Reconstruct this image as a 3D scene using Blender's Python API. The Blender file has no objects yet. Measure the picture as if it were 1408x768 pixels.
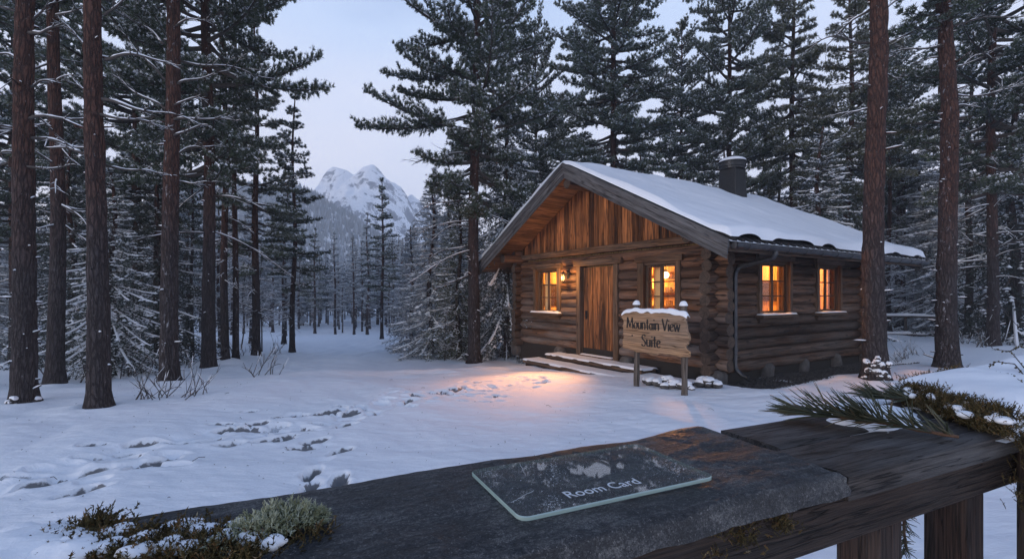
import bpy, bmesh, math, random
import numpy as np
from mathutils import Vector, Matrix

R = math.radians
SC = bpy.context.scene
COL = SC.collection
rng = np.random.default_rng(7)
random.seed(7)

# ------------------------------------------------------------------ camera, sky, sun, exposure
CAMZ, F, CX, HY = 1.65, 670.0, 704.0, 405.0
cam = bpy.data.cameras.new('camera')
cam_o = bpy.data.objects.new('camera', cam)
COL.objects.link(cam_o)
cam_o.location = (0, 0, CAMZ)
cam_o.rotation_euler = (R(90), 0, 0)
cam.sensor_width = 36
cam.lens = 36 * F / 1408
cam.shift_y = (HY - 384) / 1408
cam.clip_start = .02
cam.clip_end = 5000
SC.camera = cam_o

SUN_EL, SUN_AZ = R(5), R(-125)          # low veiled sun, off to the left and behind
world = bpy.data.worlds.new('World')
SC.world = world
world.use_nodes = True
wt = world.node_tree
for n in list(wt.nodes):
    wt.nodes.remove(n)
def wn(t, **k):
    n = wt.nodes.new(t)
    for a, b in k.items():
        setattr(n, a, b)
    return n
w_out = wn('ShaderNodeOutputWorld')
w_sky = wn('ShaderNodeTexSky')
w_sky.sky_type = 'NISHITA'
w_sky.sun_disc = False
w_sky.sun_elevation = SUN_EL
w_sky.sun_rotation = SUN_AZ
w_b1 = wn('ShaderNodeBackground')
w_b1.inputs['Strength'].default_value = .08
wt.links.new(w_sky.outputs[0], w_b1.inputs[0])
w_tc = wn('ShaderNodeTexCoord')
w_sep = wn('ShaderNodeSeparateXYZ')
wt.links.new(w_tc.outputs['Generated'], w_sep.inputs[0])
w_map = wn('ShaderNodeMapping')
w_map.inputs['Scale'].default_value = (1.2, 1.2, 3.5)
wt.links.new(w_tc.outputs['Generated'], w_map.inputs[0])
w_noi = wn('ShaderNodeTexNoise')
w_noi.inputs['Scale'].default_value = 1.6
w_noi.inputs['Detail'].default_value = 4
wt.links.new(w_map.outputs[0], w_noi.inputs['Vector'])
w_ma = wn('ShaderNodeMath', operation='MULTIPLY_ADD')
w_ma.inputs[1].default_value = .34
w_ma.inputs[2].default_value = -.17
wt.links.new(w_noi.outputs[0], w_ma.inputs[0])
w_ad = wn('ShaderNodeMath', operation='ADD')
wt.links.new(w_sep.outputs['Z'], w_ad.inputs[0])
wt.links.new(w_ma.outputs[0], w_ad.inputs[1])
w_r = wn('ShaderNodeValToRGB')
e = w_r.color_ramp.elements
e[0].position = 0.0
e[0].color = (.80, .74, .79, 1)
e[1].position = 1.0
e[1].color = (.08, .15, .34, 1)
x = w_r.color_ramp.elements.new(.18)
x.color = (.66, .66, .75, 1)
x = w_r.color_ramp.elements.new(.5)
x.color = (.43, .53, .73, 1)
x = w_r.color_ramp.elements.new(.70)
x.color = (.15, .25, .47, 1)
wt.links.new(w_ad.outputs[0], w_r.inputs[0])
w_b2 = wn('ShaderNodeBackground')
w_b2.inputs['Strength'].default_value = 1.74
wt.links.new(w_r.outputs[0], w_b2.inputs[0])
w_mx = wn('ShaderNodeMixShader')
w_mx.inputs[0].default_value = .85
wt.links.new(w_b1.outputs[0], w_mx.inputs[1])
wt.links.new(w_b2.outputs[0], w_mx.inputs[2])
wt.links.new(w_mx.outputs[0], w_out.inputs['Surface'])

sun = bpy.data.lights.new('sun', 'SUN')
sun.energy = 1.0
sun.angle = R(14)
sun.color = (1, .90, .86)
sun_o = bpy.data.objects.new('sun', sun)
COL.objects.link(sun_o)
sd = Vector((math.sin(SUN_AZ) * math.cos(SUN_EL), math.cos(SUN_AZ) * math.cos(SUN_EL), math.sin(SUN_EL)))
sun_o.rotation_euler = sd.to_track_quat('Z', 'Y').to_euler()

SC.view_settings.view_transform = 'Standard'
SC.view_settings.look = 'None'
SC.view_settings.exposure = 0.0
SC.view_settings.gamma = 1
SC.render.engine = 'CYCLES'
cy = SC.cycles
cy.max_bounces = 6
cy.diffuse_bounces = 3
cy.glossy_bounces = 3
cy.transmission_bounces = 6
cy.transparent_max_bounces = 8
cy.volume_bounces = 1
cy.sample_clamp_indirect = 4
cy.use_denoising = True
cy.caustics_reflective = False
cy.caustics_refractive = False

# ------------------------------------------------------------------ helpers
def tag(o, label=None, cat=None, group=None, kind=None):
    for k, v in (('label', label), ('category', cat), ('group', group), ('kind', kind)):
        if v:
            o[k] = v
    return o

def empty(name, loc, rz=0.0, scale=1.0):
    o = bpy.data.objects.new(name, None)
    o.empty_display_size = .1
    COL.objects.link(o)
    o.location = loc
    o.rotation_euler = (0, 0, rz)
    o.scale = (scale,) * 3 if not hasattr(scale, '__len__') else scale
    return o

def link(name, me, parent=None):
    o = bpy.data.objects.new(name, me)
    COL.objects.link(o)
    if parent is not None:
        o.parent = parent
    return o

def dup_tree(root):
    c = root.copy()
    COL.objects.link(c)
    for ch in root.children:
        d = ch.copy()
        COL.objects.link(d)
        d.parent = c
        for g in ch.children:
            q = g.copy()
            COL.objects.link(q)
            q.parent = d
    return c

def hash3(i, j, k, s=0):
    n = (i * 374761393 + j * 668265263 + k * 2147483647 + s * 1274126177) & 0xffffffff
    n = ((n ^ (n >> 13)) * 1274126177) & 0xffffffff
    n = (n ^ (n >> 16)) & 0xffffffff
    return n / 4294967295.0

def vnoise(p, s=0):
    """value noise in -1..1 for an (n,3) array"""
    p = np.asarray(p, float)
    f = np.floor(p)
    t = p - f
    t = t * t * (3 - 2 * t)
    i = f.astype(np.int64)
    r = 0
    for a in (0, 1):
        for b in (0, 1):
            for c in (0, 1):
                w = (t[..., 0] if a else 1 - t[..., 0]) * (t[..., 1] if b else 1 - t[..., 1]) * (t[..., 2] if c else 1 - t[..., 2])
                r = r + w * hash3(i[..., 0] + a, i[..., 1] + b, i[..., 2] + c, s)
    return r * 2 - 1

def fbm(p, octs=4, s=0, gain=.5):
    p = np.asarray(p, float)
    r, a = 0, 1.0
    for o in range(octs):
        r = r + a * vnoise(p * (2.03 ** o) + 17.3 * o, s + o)
        a *= gain
    return r

def p3(x, y, z=0):
    x, y = np.broadcast_arrays(np.asarray(x, float), np.asarray(y, float))
    return np.stack([x, y, np.zeros_like(x) + z], -1)

def norm(v):
    v = np.asarray(v, float)
    return v / np.maximum(np.linalg.norm(v, axis=-1, keepdims=True), 1e-9)

def sstep(a, b, x):
    t = np.clip((x - a) / (b - a), 0, 1)
    return t * t * (3 - 2 * t)

class G:
    """collects tris and quads, builds one mesh"""
    def __init__(s):
        s.v, s.t, s.q, s.tm, s.qm, s.tone, s.rad = [], [], [], [], [], [], []
        s.n = 0
    def verts(s, v, tone=.5, rad=0.0):
        v = np.asarray(v, float).reshape(-1, 3)
        b = s.n
        s.v.append(v)
        s.tone.append(np.broadcast_to(np.asarray(tone, float), (len(v),)))
        s.rad.append(np.broadcast_to(np.asarray(rad, float), (len(v),)))
        s.n += len(v)
        return b
    def tris(s, f, m=0):
        f = np.asarray(f, np.int64).reshape(-1, 3)
        s.t.append(f)
        s.tm.append(np.full(len(f), m))
    def quads(s, f, m=0):
        f = np.asarray(f, np.int64).reshape(-1, 4)
        s.q.append(f)
        s.qm.append(np.full(len(f), m))
    def box(s, lo, hi, m=0, tone=.5, M=None):
        lo, hi = np.minimum(lo, hi), np.maximum(lo, hi)
        v = np.array([[(lo[0], hi[0])[i & 1], (lo[1], hi[1])[(i >> 1) & 1], (lo[2], hi[2])[(i >> 2) & 1]] for i in range(8)])
        if M is not None:
            M = np.array(M)
            v = v @ M[:3, :3].T + M[:3, 3]
        b = s.verts(v, tone)
        s.quads(np.array([(0, 2, 3, 1), (4, 5, 7, 6), (0, 1, 5, 4), (2, 6, 7, 3), (0, 4, 6, 2), (1, 3, 7, 5)]) + b, m)
    def tube(s, pts, rad, sides=6, m=0, tone=.5, capm=None, squash=None, cap=True, jitter=0, seed=0):
        pts = np.asarray(pts, float)
        n = len(pts)
        rad = np.broadcast_to(np.asarray(rad, float), (n,))
        d = np.gradient(pts, axis=0)
        d = norm(d)
        up = np.array([0, 0, 1.0])
        if abs(d[:, 2]).max() > .9:
            up = np.array([1.0, 0, 0]) if abs(d[:, 0]).max() < .9 else np.array([0, 1.0, 0])
        a = norm(np.cross(d, up))
        b = np.cross(a, d)
        th = np.linspace(0, 2 * np.pi, sides, endpoint=False)
        ca, sb = np.cos(th), np.sin(th)
        rr = np.repeat(rad[:, None], sides, 1)
        if jitter:
            q = np.stack([np.repeat(np.arange(n)[:, None] * .9, sides, 1), np.repeat(ca[None] * 1.5, n, 0) + seed * 3.7, np.repeat(sb[None] * 1.5, n, 0)], -1)
            rr = rr * (1 + jitter * vnoise(q, seed))
        sq = (1, 1) if squash is None else squash
        ring = pts[:, None] + rr[..., None] * (sq[0] * ca[None, :, None] * a[:, None] + sq[1] * sb[None, :, None] * b[:, None])
        b0 = s.verts(ring.reshape(-1, 3), tone, 1.0)
        i = np.arange(n - 1)[:, None] * sides
        j = np.arange(sides)[None]
        jn = (j + 1) % sides
        s.quads(np.stack([i + j, i + sides + j, i + sides + jn, i + jn], -1).reshape(-1, 4) + b0, m)
        if cap:
            cm = m if capm is None else capm
            for k, flip in ((0, 0), (n - 1, 1)):
                rim = s.verts(ring[k], tone, 1.0)
                c = s.verts(pts[k][None] , tone, 0.0)
                jj = np.arange(sides)
                f = np.stack([np.full(sides, c), rim + jj, rim + (jj + 1) % sides], -1)
                s.tris(f[:, ::-1] if flip else f, cm)
    def grid(s, P, m=0, tone=.5, closed_u=False):
        """P (a,b,3)"""
        a, b = P.shape[:2]
        b0 = s.verts(P.reshape(-1, 3), tone)
        i = np.arange(a - 1)[:, None] * b
        j = np.arange(b - 1)[None]
        s.quads(np.stack([i + j, i + b + j, i + b + j + 1, i + j + 1], -1).reshape(-1, 4) + b0, m)
    def mesh(s, name, mats, smooth=True):
        v = np.concatenate(s.v) if s.v else np.zeros((0, 3))
        t = np.concatenate(s.t) if s.t else np.zeros((0, 3), np.int64)
        q = np.concatenate(s.q) if s.q else np.zeros((0, 4), np.int64)
        mi = np.concatenate(s.tm + s.qm) if (s.tm or s.qm) else np.zeros(0)
        me = bpy.data.meshes.new(name)
        me.vertices.add(len(v))
        me.vertices.foreach_set('co', v.ravel().astype(np.float32))
        lp = np.concatenate([t.ravel(), q.ravel()])
        me.loops.add(len(lp))
        me.loops.foreach_set('vertex_index', lp.astype(np.int32))
        nf = len(t) + len(q)
        me.polygons.add(nf)
        st = np.concatenate([np.arange(len(t)) * 3, len(t) * 3 + np.arange(len(q)) * 4])
        me.polygons.foreach_set('loop_start', st.astype(np.int32))
        me.polygons.foreach_set('material_index', mi.astype(np.int32))
        me.polygons.foreach_set('use_smooth', np.full(nf, bool(smooth)))
        for m in mats:
            me.materials.append(m)
        at = me.attributes.new('tone', 'FLOAT', 'POINT')
        at.data.foreach_set('value', np.concatenate(s.tone).astype(np.float32))
        at = me.attributes.new('rad', 'FLOAT', 'POINT')
        at.data.foreach_set('value', np.concatenate(s.rad).astype(np.float32))
        me.update(calc_edges=True)
        me.validate()
        return me
    def build(s, name, mats, parent=None, smooth=True, bevel=0):
        if not isinstance(mats, (list, tuple)):
            mats = [mats]
        o = link(name, s.mesh(name, mats, smooth), parent)
        if bevel:
            b = o.modifiers.new('edge', 'BEVEL')
            b.width = bevel
            b.segments = 2
            b.limit_method = 'ANGLE'
            b.angle_limit = R(40)
            b.harden_normals = False
        return o

# ------------------------------------------------------------------ materials
def new_mat(name):
    m = bpy.data.materials.new(name)
    m.use_nodes = True
    nt = m.node_tree
    bs = nt.nodes['Principled BSDF']
    return m, nt, bs

class N:
    """small node helper"""
    def __init__(s, nt):
        s.nt = nt
    def node(s, t, ins=None, **k):
        n = s.nt.nodes.new(t)
        for a, b in k.items():
            setattr(n, a, b)
        for a, b in (ins or {}).items():
            if hasattr(b, 'links') or isinstance(b, bpy.types.NodeSocket):
                s.nt.links.new(b, n.inputs[a])
            else:
                n.inputs[a].default_value = b
        return n
    def coord(s, scale=(1, 1, 1), which='Object', loc=None, rot=0.0):
        tc = s.node('ShaderNodeTexCoord')
        vec = tc.outputs[which]
        if rot:
            vec = s.node('ShaderNodeMapping', {'Vector': vec, 'Rotation': (rot, 0, 0)}).outputs[0]
        mp = s.node('ShaderNodeMapping', {'Vector': vec, 'Scale': scale})
        if loc is not None:
            s.nt.links.new(loc, mp.inputs['Location'])
        return mp.outputs[0]
    def noise(s, vec, scale, detail=4, rough=.55, dist=0):
        return s.node('ShaderNodeTexNoise', {'Vector': vec, 'Scale': scale, 'Detail': detail, 'Roughness': rough, 'Distortion': dist}).outputs[0]
    def ramp(s, fac, stops):
        r = s.node('ShaderNodeValToRGB', {'Fac': fac})
        e = r.color_ramp.elements
        while len(e) < len(stops):
            e.new(.5)
        for el, (p, c) in zip(e, stops):
            el.position = p
            el.color = (*c, 1) if len(c) == 3 else c
        return r.outputs[0]
    def mix(s, fac, a, b, mode='MIX'):
        n = s.node('ShaderNodeMix', data_type='RGBA', blend_type=mode)
        for i, v in ((0, fac), (6, a), (7, b)):
            if isinstance(v, bpy.types.NodeSocket):
                s.nt.links.new(v, n.inputs[i])
            else:
                n.inputs[i].default_value = v if i == 0 else ((*v, 1) if len(v) == 3 else v)
        return n.outputs[2]
    def math(s, op, a, b=0.0, c=0.0, clamp=False):
        n = s.node('ShaderNodeMath', operation=op, use_clamp=clamp)
        for i, v in enumerate((a, b, c)):
            if isinstance(v, bpy.types.NodeSocket):
                s.nt.links.new(v, n.inputs[i])
            else:
                n.inputs[i].default_value = v
        return n.outputs[0]
    def attr(s, name):
        return s.node('ShaderNodeAttribute', attribute_name=name).outputs['Fac']
    def bump(s, h, strength=.5, dist=.01, normal=None):
        n = s.node('ShaderNodeBump', {'Height': h, 'Strength': strength, 'Distance': dist})
        if normal is not None:
            s.nt.links.new(normal, n.inputs['Normal'])
        return n.outputs[0]

def setin(nt, bs, **k):
    for a, b in k.items():
        a = a.replace('_', ' ')
        if isinstance(b, bpy.types.NodeSocket):
            nt.links.new(b, bs.inputs[a])
        else:
            bs.inputs[a].default_value = (*b, 1) if isinstance(b, tuple) and len(b) == 3 else b

def mat_plain(name, col, rough=.7, metal=0, spec=.5, noise=0, nscale=8, bump=0, bdist=.004):
    m, nt, bs = new_mat(name)
    n = N(nt)
    c = col
    if noise or bump:
        f = n.noise(n.coord(), nscale, 6, .6)
        if noise:
            lo = tuple(v * (1 - noise) for v in col)
            hi = tuple(min(1, v * (1 + noise)) for v in col)
            c = n.ramp(f, [(.3, lo), (.7, hi)])
        if bump:
            setin(nt, bs, Normal=n.bump(f, bump, bdist))
    setin(nt, bs, Base_Color=c, Roughness=rough, Metallic=metal)
    bs.inputs['Specular IOR Level'].default_value = spec
    return m

def mat_wood(name, axis, dark, light, grey=None, greyamt=0.0, scale=1.0, bump=.5, rough=.8, knots=True, streak=None, zgrey=None, tilt=0.0, tgain=.9):
    """weathered timber, grain along an object axis; per-board tone from the 'tone' attribute"""
    m, nt, bs = new_mat(name)
    n = N(nt)
    sc = [14.0 * scale] * 3
    sc[axis] = .8 * scale
    tone = n.attr('tone')
    off = n.node('ShaderNodeCombineXYZ', {'X': n.math('MULTIPLY', tone, 37.0), 'Y': n.math('MULTIPLY', tone, 91.0), 'Z': n.math('MULTIPLY', tone, 53.0)}).outputs[0]
    v = n.coord(tuple(sc), loc=off, rot=tilt)
    g1 = n.noise(v, 1.0, 6, .62, .6)
    sc2 = [60.0 * scale] * 3
    sc2[axis] = 1.6 * scale
    v2 = n.coord(tuple(sc2), loc=off, rot=tilt)
    g2 = n.noise(v2, 1.0, 3, .6)
    sc3 = [2.4 * scale] * 3
    sc3[axis] = .7 * scale
    g3 = n.noise(n.coord(tuple(sc3), loc=off), 1.0, 4, .6)
    col = n.ramp(g1, [(.28, dark), (.5, tuple((a + b) / 2 for a, b in zip(dark, light))), (.72, light)])
    col = n.mix(n.ramp(g2, [(.36, (.85,) * 3), (.56, (0,) * 3)]), col, tuple(a * .35 for a in dark))
    if grey is not None:
        gf = n.math('MULTIPLY', n.ramp(g3, [(.35, (0,) * 3), (.65, (1,) * 3)]), greyamt)
        if zgrey is not None:      # grey fades towards the upper courses
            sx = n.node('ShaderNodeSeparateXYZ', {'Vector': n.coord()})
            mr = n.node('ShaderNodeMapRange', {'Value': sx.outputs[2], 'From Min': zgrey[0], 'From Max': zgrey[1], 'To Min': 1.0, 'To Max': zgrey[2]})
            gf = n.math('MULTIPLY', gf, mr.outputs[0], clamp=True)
        gcol = n.ramp(g1, [(.3, tuple(a * .5 for a in grey)), (.7, grey)])
        col = n.mix(gf, col, gcol)
    if streak is not None:
        col = n.mix(n.ramp(n.noise(n.coord(streak[0], loc=off), 1.0, 4, .6), [(streak[1], (0,) * 3), (streak[2], (.85,) * 3)]), col, (.018, .013, .010))
    sk = [4.2 * scale] * 3
    sk[axis] = 1.5 * scale
    kn = n.node('ShaderNodeTexVoronoi', {'Vector': n.coord(tuple(sk), loc=off, rot=tilt), 'Scale': 1.0, 'Randomness': 1.0}).outputs['Distance']
    kn = n.ramp(kn, [(.05, (.9,) * 3), (.13, (0,) * 3)])
    col = n.mix(kn, col, tuple(a * .5 for a in dark))
    sq_ = [9.0 * scale] * 3
    sq_[axis] = .38 * scale
    ck = n.ramp(n.noise(n.coord(tuple(sq_), loc=off, rot=tilt), 1.0, 3, .55), [(.478, (0,) * 3), (.494, (1,) * 3), (.510, (0,) * 3)])
    col = n.mix(n.math('MULTIPLY', ck, .85), col, tuple(a * .22 for a in dark))
    tn = n.math('MULTIPLY_ADD', tone, tgain, 1.0 - tgain * .55)
    col = n.mix(1.0, col, n.node('ShaderNodeCombineXYZ', {'X': tn, 'Y': tn, 'Z': tn}).outputs[0], 'MULTIPLY')
    h = n.math('SUBTRACT', n.math('ADD', n.math('MULTIPLY', g1, .6), n.math('MULTIPLY', g2, .5)), n.math('MULTIPLY', ck, .9))
    setin(nt, bs, Base_Color=col, Roughness=rough, Normal=n.bump(h, bump, .016))
    bs.inputs['Specular IOR Level'].default_value = .25
    return m

def mat_snow(name, fine=60, bdist=.004, big=0, soil=False):
    m, nt, bs = new_mat(name)
    n = N(nt)
    v = n.coord()
    f = n.noise(v, fine, 5, .65)
    h = f
    if big:
        h = n.math('ADD', f, n.math('MULTIPLY', n.noise(n.coord((1.0, 3.0, 1.0)), big, 6, .62), 5.0))
    base = (.83, .85, .88)
    if soil:
        fc = n.ramp(n.math('ADD', n.attr('tone'), n.math('MULTIPLY', n.math('SUBTRACT', n.noise(v, 40, 4, .6), .5), .5)), [(.40, (0,) * 3), (.65, (1,) * 3)])
        base = n.mix(n.math('MULTIPLY', fc, .82), (.83, .85, .88), (.045, .042, .045))
    setin(nt, bs, Base_Color=base, Roughness=.65, Normal=n.bump(h, .5, bdist))
    bs.inputs['Specular IOR Level'].default_value = .25
    return m

M = {}
M['snow'] = mat_snow('snow')
M['snow_ground'] = mat_snow('snow_ground', 28, .012, 1.6, soil=True)
def mat_needles(name, a, b, frost=.7):
    m, nt, bs = new_mat(name)
    n = N(nt)
    oi = n.node('ShaderNodeObjectInfo')
    f = n.noise(n.coord(), 1.3, 3, .6)
    f = n.math('ADD', n.math('MULTIPLY', f, .8), n.math('MULTIPLY', oi.outputs['Random'], .25))
    col = n.ramp(f, [(.3, a), (.75, b)])
    fr = n.math('ADD', n.attr('tone'), n.math('MULTIPLY', n.math('SUBTRACT', f, .5), .5))
    col = n.mix(n.ramp(fr, [(.62, (0,) * 3), (.95, (frost,) * 3)]), col, (.50, .53, .56))
    setin(nt, bs, Base_Color=col, Roughness=.6)
    bs.inputs['Specular IOR Level'].default_value = .3
    return m
M['needle'] = mat_needles('pine_needle', (.032, .050, .027), (.100, .130, .070), .5)
M['needle_dark'] = mat_needles('dark_spruce_needle', (.012, .020, .016), (.032, .044, .032), .12)
M['needle_frost_haze'] = mat_needles('frost_haze_needle', (.12, .14, .145), (.29, .315, .32))  # frost, paled further so distance haze is put into the needle colour
M['needle_spruce'] = mat_needles('spruce_needle', (.024, .036, .030), (.075, .095, .068))
M['needle_olive'] = mat_needles('olive_needle', (.040, .050, .022), (.115, .125, .050))
M['twig'] = mat_plain('twig_bark', (.050, .042, .038), .85, noise=.4, nscale=20)
M['twig_frost'] = mat_plain('frosted_twig', (.20, .20, .215), .85, noise=.4, nscale=6)

def mat_bark(name):
    m, nt, bs = new_mat(name)
    n = N(nt)
    oi = n.node('ShaderNodeObjectInfo')
    off = n.node('ShaderNodeCombineXYZ', {'X': n.math('MULTIPLY', oi.outputs['Random'], 40.0), 'Z': n.math('MULTIPLY', oi.outputs['Random'], 23.0)}).outputs[0]
    v = n.coord((1, 1, .26), loc=off)
    warp = n.noise(v, 9, 4, .65)
    vv = n.node('ShaderNodeVectorMath', {0: v, 1: n.node('ShaderNodeCombineXYZ', {'X': n.math('MULTIPLY', warp, .12), 'Y': n.math('MULTIPLY', warp, .1), 'Z': n.math('MULTIPLY', warp, .12)}).outputs[0]}, operation='ADD').outputs[0]
    vo = n.node('ShaderNodeTexVoronoi', {'Vector': vv, 'Scale': 17.0}, feature='DISTANCE_TO_EDGE').outputs[0]
    plates = n.ramp(vo, [(.0, (0,) * 3), (.20, (1,) * 3)])
    fine = n.noise(n.coord((1, 1, .4), loc=off), 45, 5, .65)
    sx = n.node('ShaderNodeSeparateXYZ', {'Vector': n.coord()})
    low = n.noise(n.coord((1, 1, .5), loc=off), 2.2, 4, .6)
    hz = n.math('ADD', sx.outputs[2], n.math('MULTIPLY', n.math('SUBTRACT', low, .5), 2.6))
    hz = n.math('DIVIDE', hz, 8.0)
    lowc = n.ramp(fine, [(.3, (.030, .025, .026)), (.7, (.088, .074, .074))])
    upc = n.ramp(fine, [(.3, (.050, .025, .020)), (.7, (.125, .063, .047))])
    col = n.mix(n.ramp(hz, [(.24, (0,) * 3), (.52, (1,) * 3)]), lowc, upc)
    col = n.mix(n.math('MULTIPLY', n.math('SUBTRACT', 1.0, plates), .75), col, (.020, .016, .016))
    frost = n.noise(n.coord((1, 1, .7), loc=off), 24, 5, .7)
    col = n.mix(n.ramp(frost, [(.64, (0,) * 3), (.72, (.55,) * 3)]), col, (.42, .43, .46))
    nx = n.node('ShaderNodeSeparateXYZ', {'Vector': n.node('ShaderNodeTexCoord').outputs['Normal']})
    side = n.math('MULTIPLY_ADD', n.math('ADD', nx.outputs[0], nx.outputs[1]), .16, n.noise(n.coord((1, 1, .5), loc=off), 11, 6, .72))
    col = n.mix(n.ramp(side, [(.80, (0,) * 3), (.90, (.65,) * 3)]), col, (.62, .64, .68))
    h = n.math('ADD', n.math('MULTIPLY', plates, 1.0), n.math('MULTIPLY', fine, .5))
    setin(nt, bs, Base_Color=col, Roughness=.9, Normal=n.bump(h, .9, .022))
    bs.inputs['Specular IOR Level'].default_value = .15
    return m
M['bark'] = mat_bark('pine_bark')

# ------------------------------------------------------------------ terrain
def zt(x, y):
    x = np.asarray(x, float)
    y = np.asarray(y, float)
    d = np.interp(y, [-50, 7.5, 9, 20, 45, 80, 150, 600], [0, 0, -.05, -.9, -2.05, -2.8, -3.5, -4])
    w = 1 - sstep(-2.5, 5, x - np.clip(y - 16, 0, 200) * .35)
    return d * w

def hit(px, py):
    """where the sight line through a photograph pixel meets the ground"""
    lo, hi = .5, 140.0
    kx, kz = (px - CX) / F, (py - HY) / F
    for _ in range(60):
        m = (lo + hi) / 2
        if CAMZ - kz * m < zt(kx * m, m):
            hi = m
        else:
            lo = m
    return kx * m, m, float(zt(kx * m, m))

def at(px, d):
    x = (px - CX) / F * d
    return x, d, float(zt(x, d))

TRUNKS = []       # (x, y, r) for the snow banked against trunks
PRINTS = []       # footprints: x, y, half length, half width, depth, heading
def add_groove(p, q, wd=.045, dp=.10):
    a, b = hit(*p), hit(*q)
    PRINTS.append(((a[0] + b[0]) / 2, (a[1] + b[1]) / 2, math.hypot(b[0] - a[0], b[1] - a[1]) / 2 + .05, wd, dp, math.atan2(b[1] - a[1], b[0] - a[0])))
def add_print(px, py, ln=.15, wd=.065, dp=.085, hd=None):
    x, y, _ = hit(px, py)
    PRINTS.append((x, y, ln, wd, dp, R(random.uniform(-15, 40)) if hd is None else hd))
for (u, v) in [(150, 300), (350, 262), (780, 135), (860, 147), (910, 92), (310, 335), (1062, 123), (1130, 150), (1138, 82), (1175, 123), (1265, 158), (1285, 68),
               (990, 130), (610, 215), (845, 98), (210, 300), (540, 240), (700, 150), (960, 70), (1000, 85), (1060, 45), (1120, 40), (1200, 30), (1250, 20), (1310, 22)]:
    add_print(u / 2.708, 560 + v / 2.708, random.uniform(.13, .19), random.uniform(.065, .09), random.uniform(.06, .10), R(random.uniform(30, 65)))
for (u, v) in [(1158, 238), (1158, 275), (1262, 255), (1265, 282), (1180, 300)]:
    add_print(u / 2.708, 560 + v / 2.708, .14, .065, .10, R(85))
for (u, v, a, b) in [(80, 318, 215, 285), (385, 230, 515, 206), (490, 168, 610, 155), (655, 153, 740, 146), (590, 220, 630, 208), (835, 155, 890, 143), (895, 98, 930, 86), (765, 148, 800, 128), (285, 345, 335, 322), (335, 265, 370, 258)]:
    add_groove((u / 2.708, 560 + v / 2.708), (a / 2.708, 560 + b / 2.708), .075)
trail = [(-60, 700), (20, 672), (120, 645), (220, 618), (320, 598), (430, 586), (500, 568), (570, 548), (640, 534), (720, 521), (775, 512)]
for p, q in zip(trail[:-1], trail[1:]):
    add_groove(p, q, .26, .048)
for p, q in zip([(430, 690), (432, 640), (440, 605)][:-1], [(432, 640), (440, 605), (452, 584)]):
    add_groove(p, q, .20, .028)
for (u, v) in [(75, 632), (280, 608), (150, 565), (260, 520), (310, 548), (10, 568), (395, 540), (230, 560), (480, 465), (530, 440), (600, 480), (665, 445), (770, 430), (860, 440),
               (920, 400), (840, 355), (970, 410), (1040, 435), (1100, 410), (800, 455), (930, 440), (870, 415), (1000, 380), (1110, 385), (1180, 360), (700, 470), (560, 505), (640, 460),
               (740, 440), (900, 425), (950, 385), (1010, 445), (880, 385), (820, 420), (1060, 375), (430, 500), (345, 520), (500, 480), (985, 470), (1060, 460)]:
    add_print(400 + u / 3.705, 420 + v / 3.705, random.uniform(.10, .16), random.uniform(.055, .085), random.uniform(.035, .075), R(random.uniform(0, 70)))

for i in range(70):         # trodden snow between the trail and the steps
    t = random.random()
    px, py = 470 + 300 * t + random.gauss(0, 16), 572 - 58 * t ** .8 + random.gauss(0, 7 - 3 * t)
    add_print(px, py, random.uniform(.09, .15), random.uniform(.05, .08), random.uniform(.03, .065), R(random.uniform(0, 70)))
for i in range(26):
    t = random.random()
    px, py = 20 + 420 * t + random.gauss(0, 10), 672 - 92 * t + random.gauss(0, 10)
    add_print(px, py, random.uniform(.09, .16), random.uniform(.05, .07), random.uniform(.04, .08), R(random.uniform(10, 45)))
# ------------------------------------------------------------------ cabin frame of reference
CC = np.array([3.96, 9.45])                      # near corner of the log walls
EX, EY = np.array([.842, .539]), np.array([-.540, .842])
CROT = math.atan2(EX[1], EX[0])
WID, LEN = 6.87, 6.12                            # gable wall, long wall
YC = WID / 2
def cab2w(x, y):
    return CC + np.multiply.outer(np.asarray(x, float), EX) + np.multiply.outer(np.asarray(y, float), EY)
def w2cab(X, Y):
    dx, dy = X - CC[0], Y - CC[1]
    return dx * EX[0] + dy * EX[1], dx * EY[0] + dy * EY[1]


# ------------------------------------------------------------------ tree table: kind, x-pixel, base-pixel or None, distance, height, azimuth, label
TREES = []
def T(kind, px, py=None, d=None, h=None, rz=None, label=None, group=None, name=None, w=1.0, extra=None):
    if d is None:
        x, y, z = hit(px, py)
    else:
        x, y, z = at(px, d)
    TREES.append(dict(kind=kind, x=x, y=y, z=z, h=h, rz=random.uniform(0, 6.28) if rz is None else rz, label=label, group=group, name=name, w=w, extra=extra))

# left edge
T('fg0', 33, 556, h=17, rz=.4, w=.72, label='thick dark pine on the far left with a snow-capped lump at its foot', extra='A')
T('fg1', 136, 566, h=16, rz=2.0, w=.74, label='thick straight pine in front of the young snow-laden spruce', extra='B')
T('fg2', 233, 526, h=18, rz=4.0, w=.8, label='tall pine with bare twiggy shrubs growing round its foot', extra='C')
T('near', 287, 511, h=17.5, rz=1.1, label='pine whose dark green crown reaches out to the open sky', w=.70)
T('red', 75, 528, h=15, rz=.3, label='reddish pine trunk between the two thick dark pines', w=.75)
T('red', 310, 503, h=13, rz=3.3, label='dark slim pine trunk standing close beside a redder one', w=.62)
T('red', 324, 502, h=12.5, rz=5.0, label='slim pine with orange bark close beside a darker trunk', w=.52)
T('slim', 215, 500, h=9.5, label='thin brown pine pole just beside the young snowy spruce', w=.55)
T('slim', 265, 493, h=10, label='thin pine stem between two thicker trunks, farther back', w=.5)
T('layer', 402, 490, h=10.8, rz=.5, label='lone slender pine at the edge of the clearing, peak behind it', w=.9)
T('spruce0', 152, 506, d=10.9, h=4.75, rz=.8, label='young spruce bowed under snow behind the thick pine')
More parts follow.
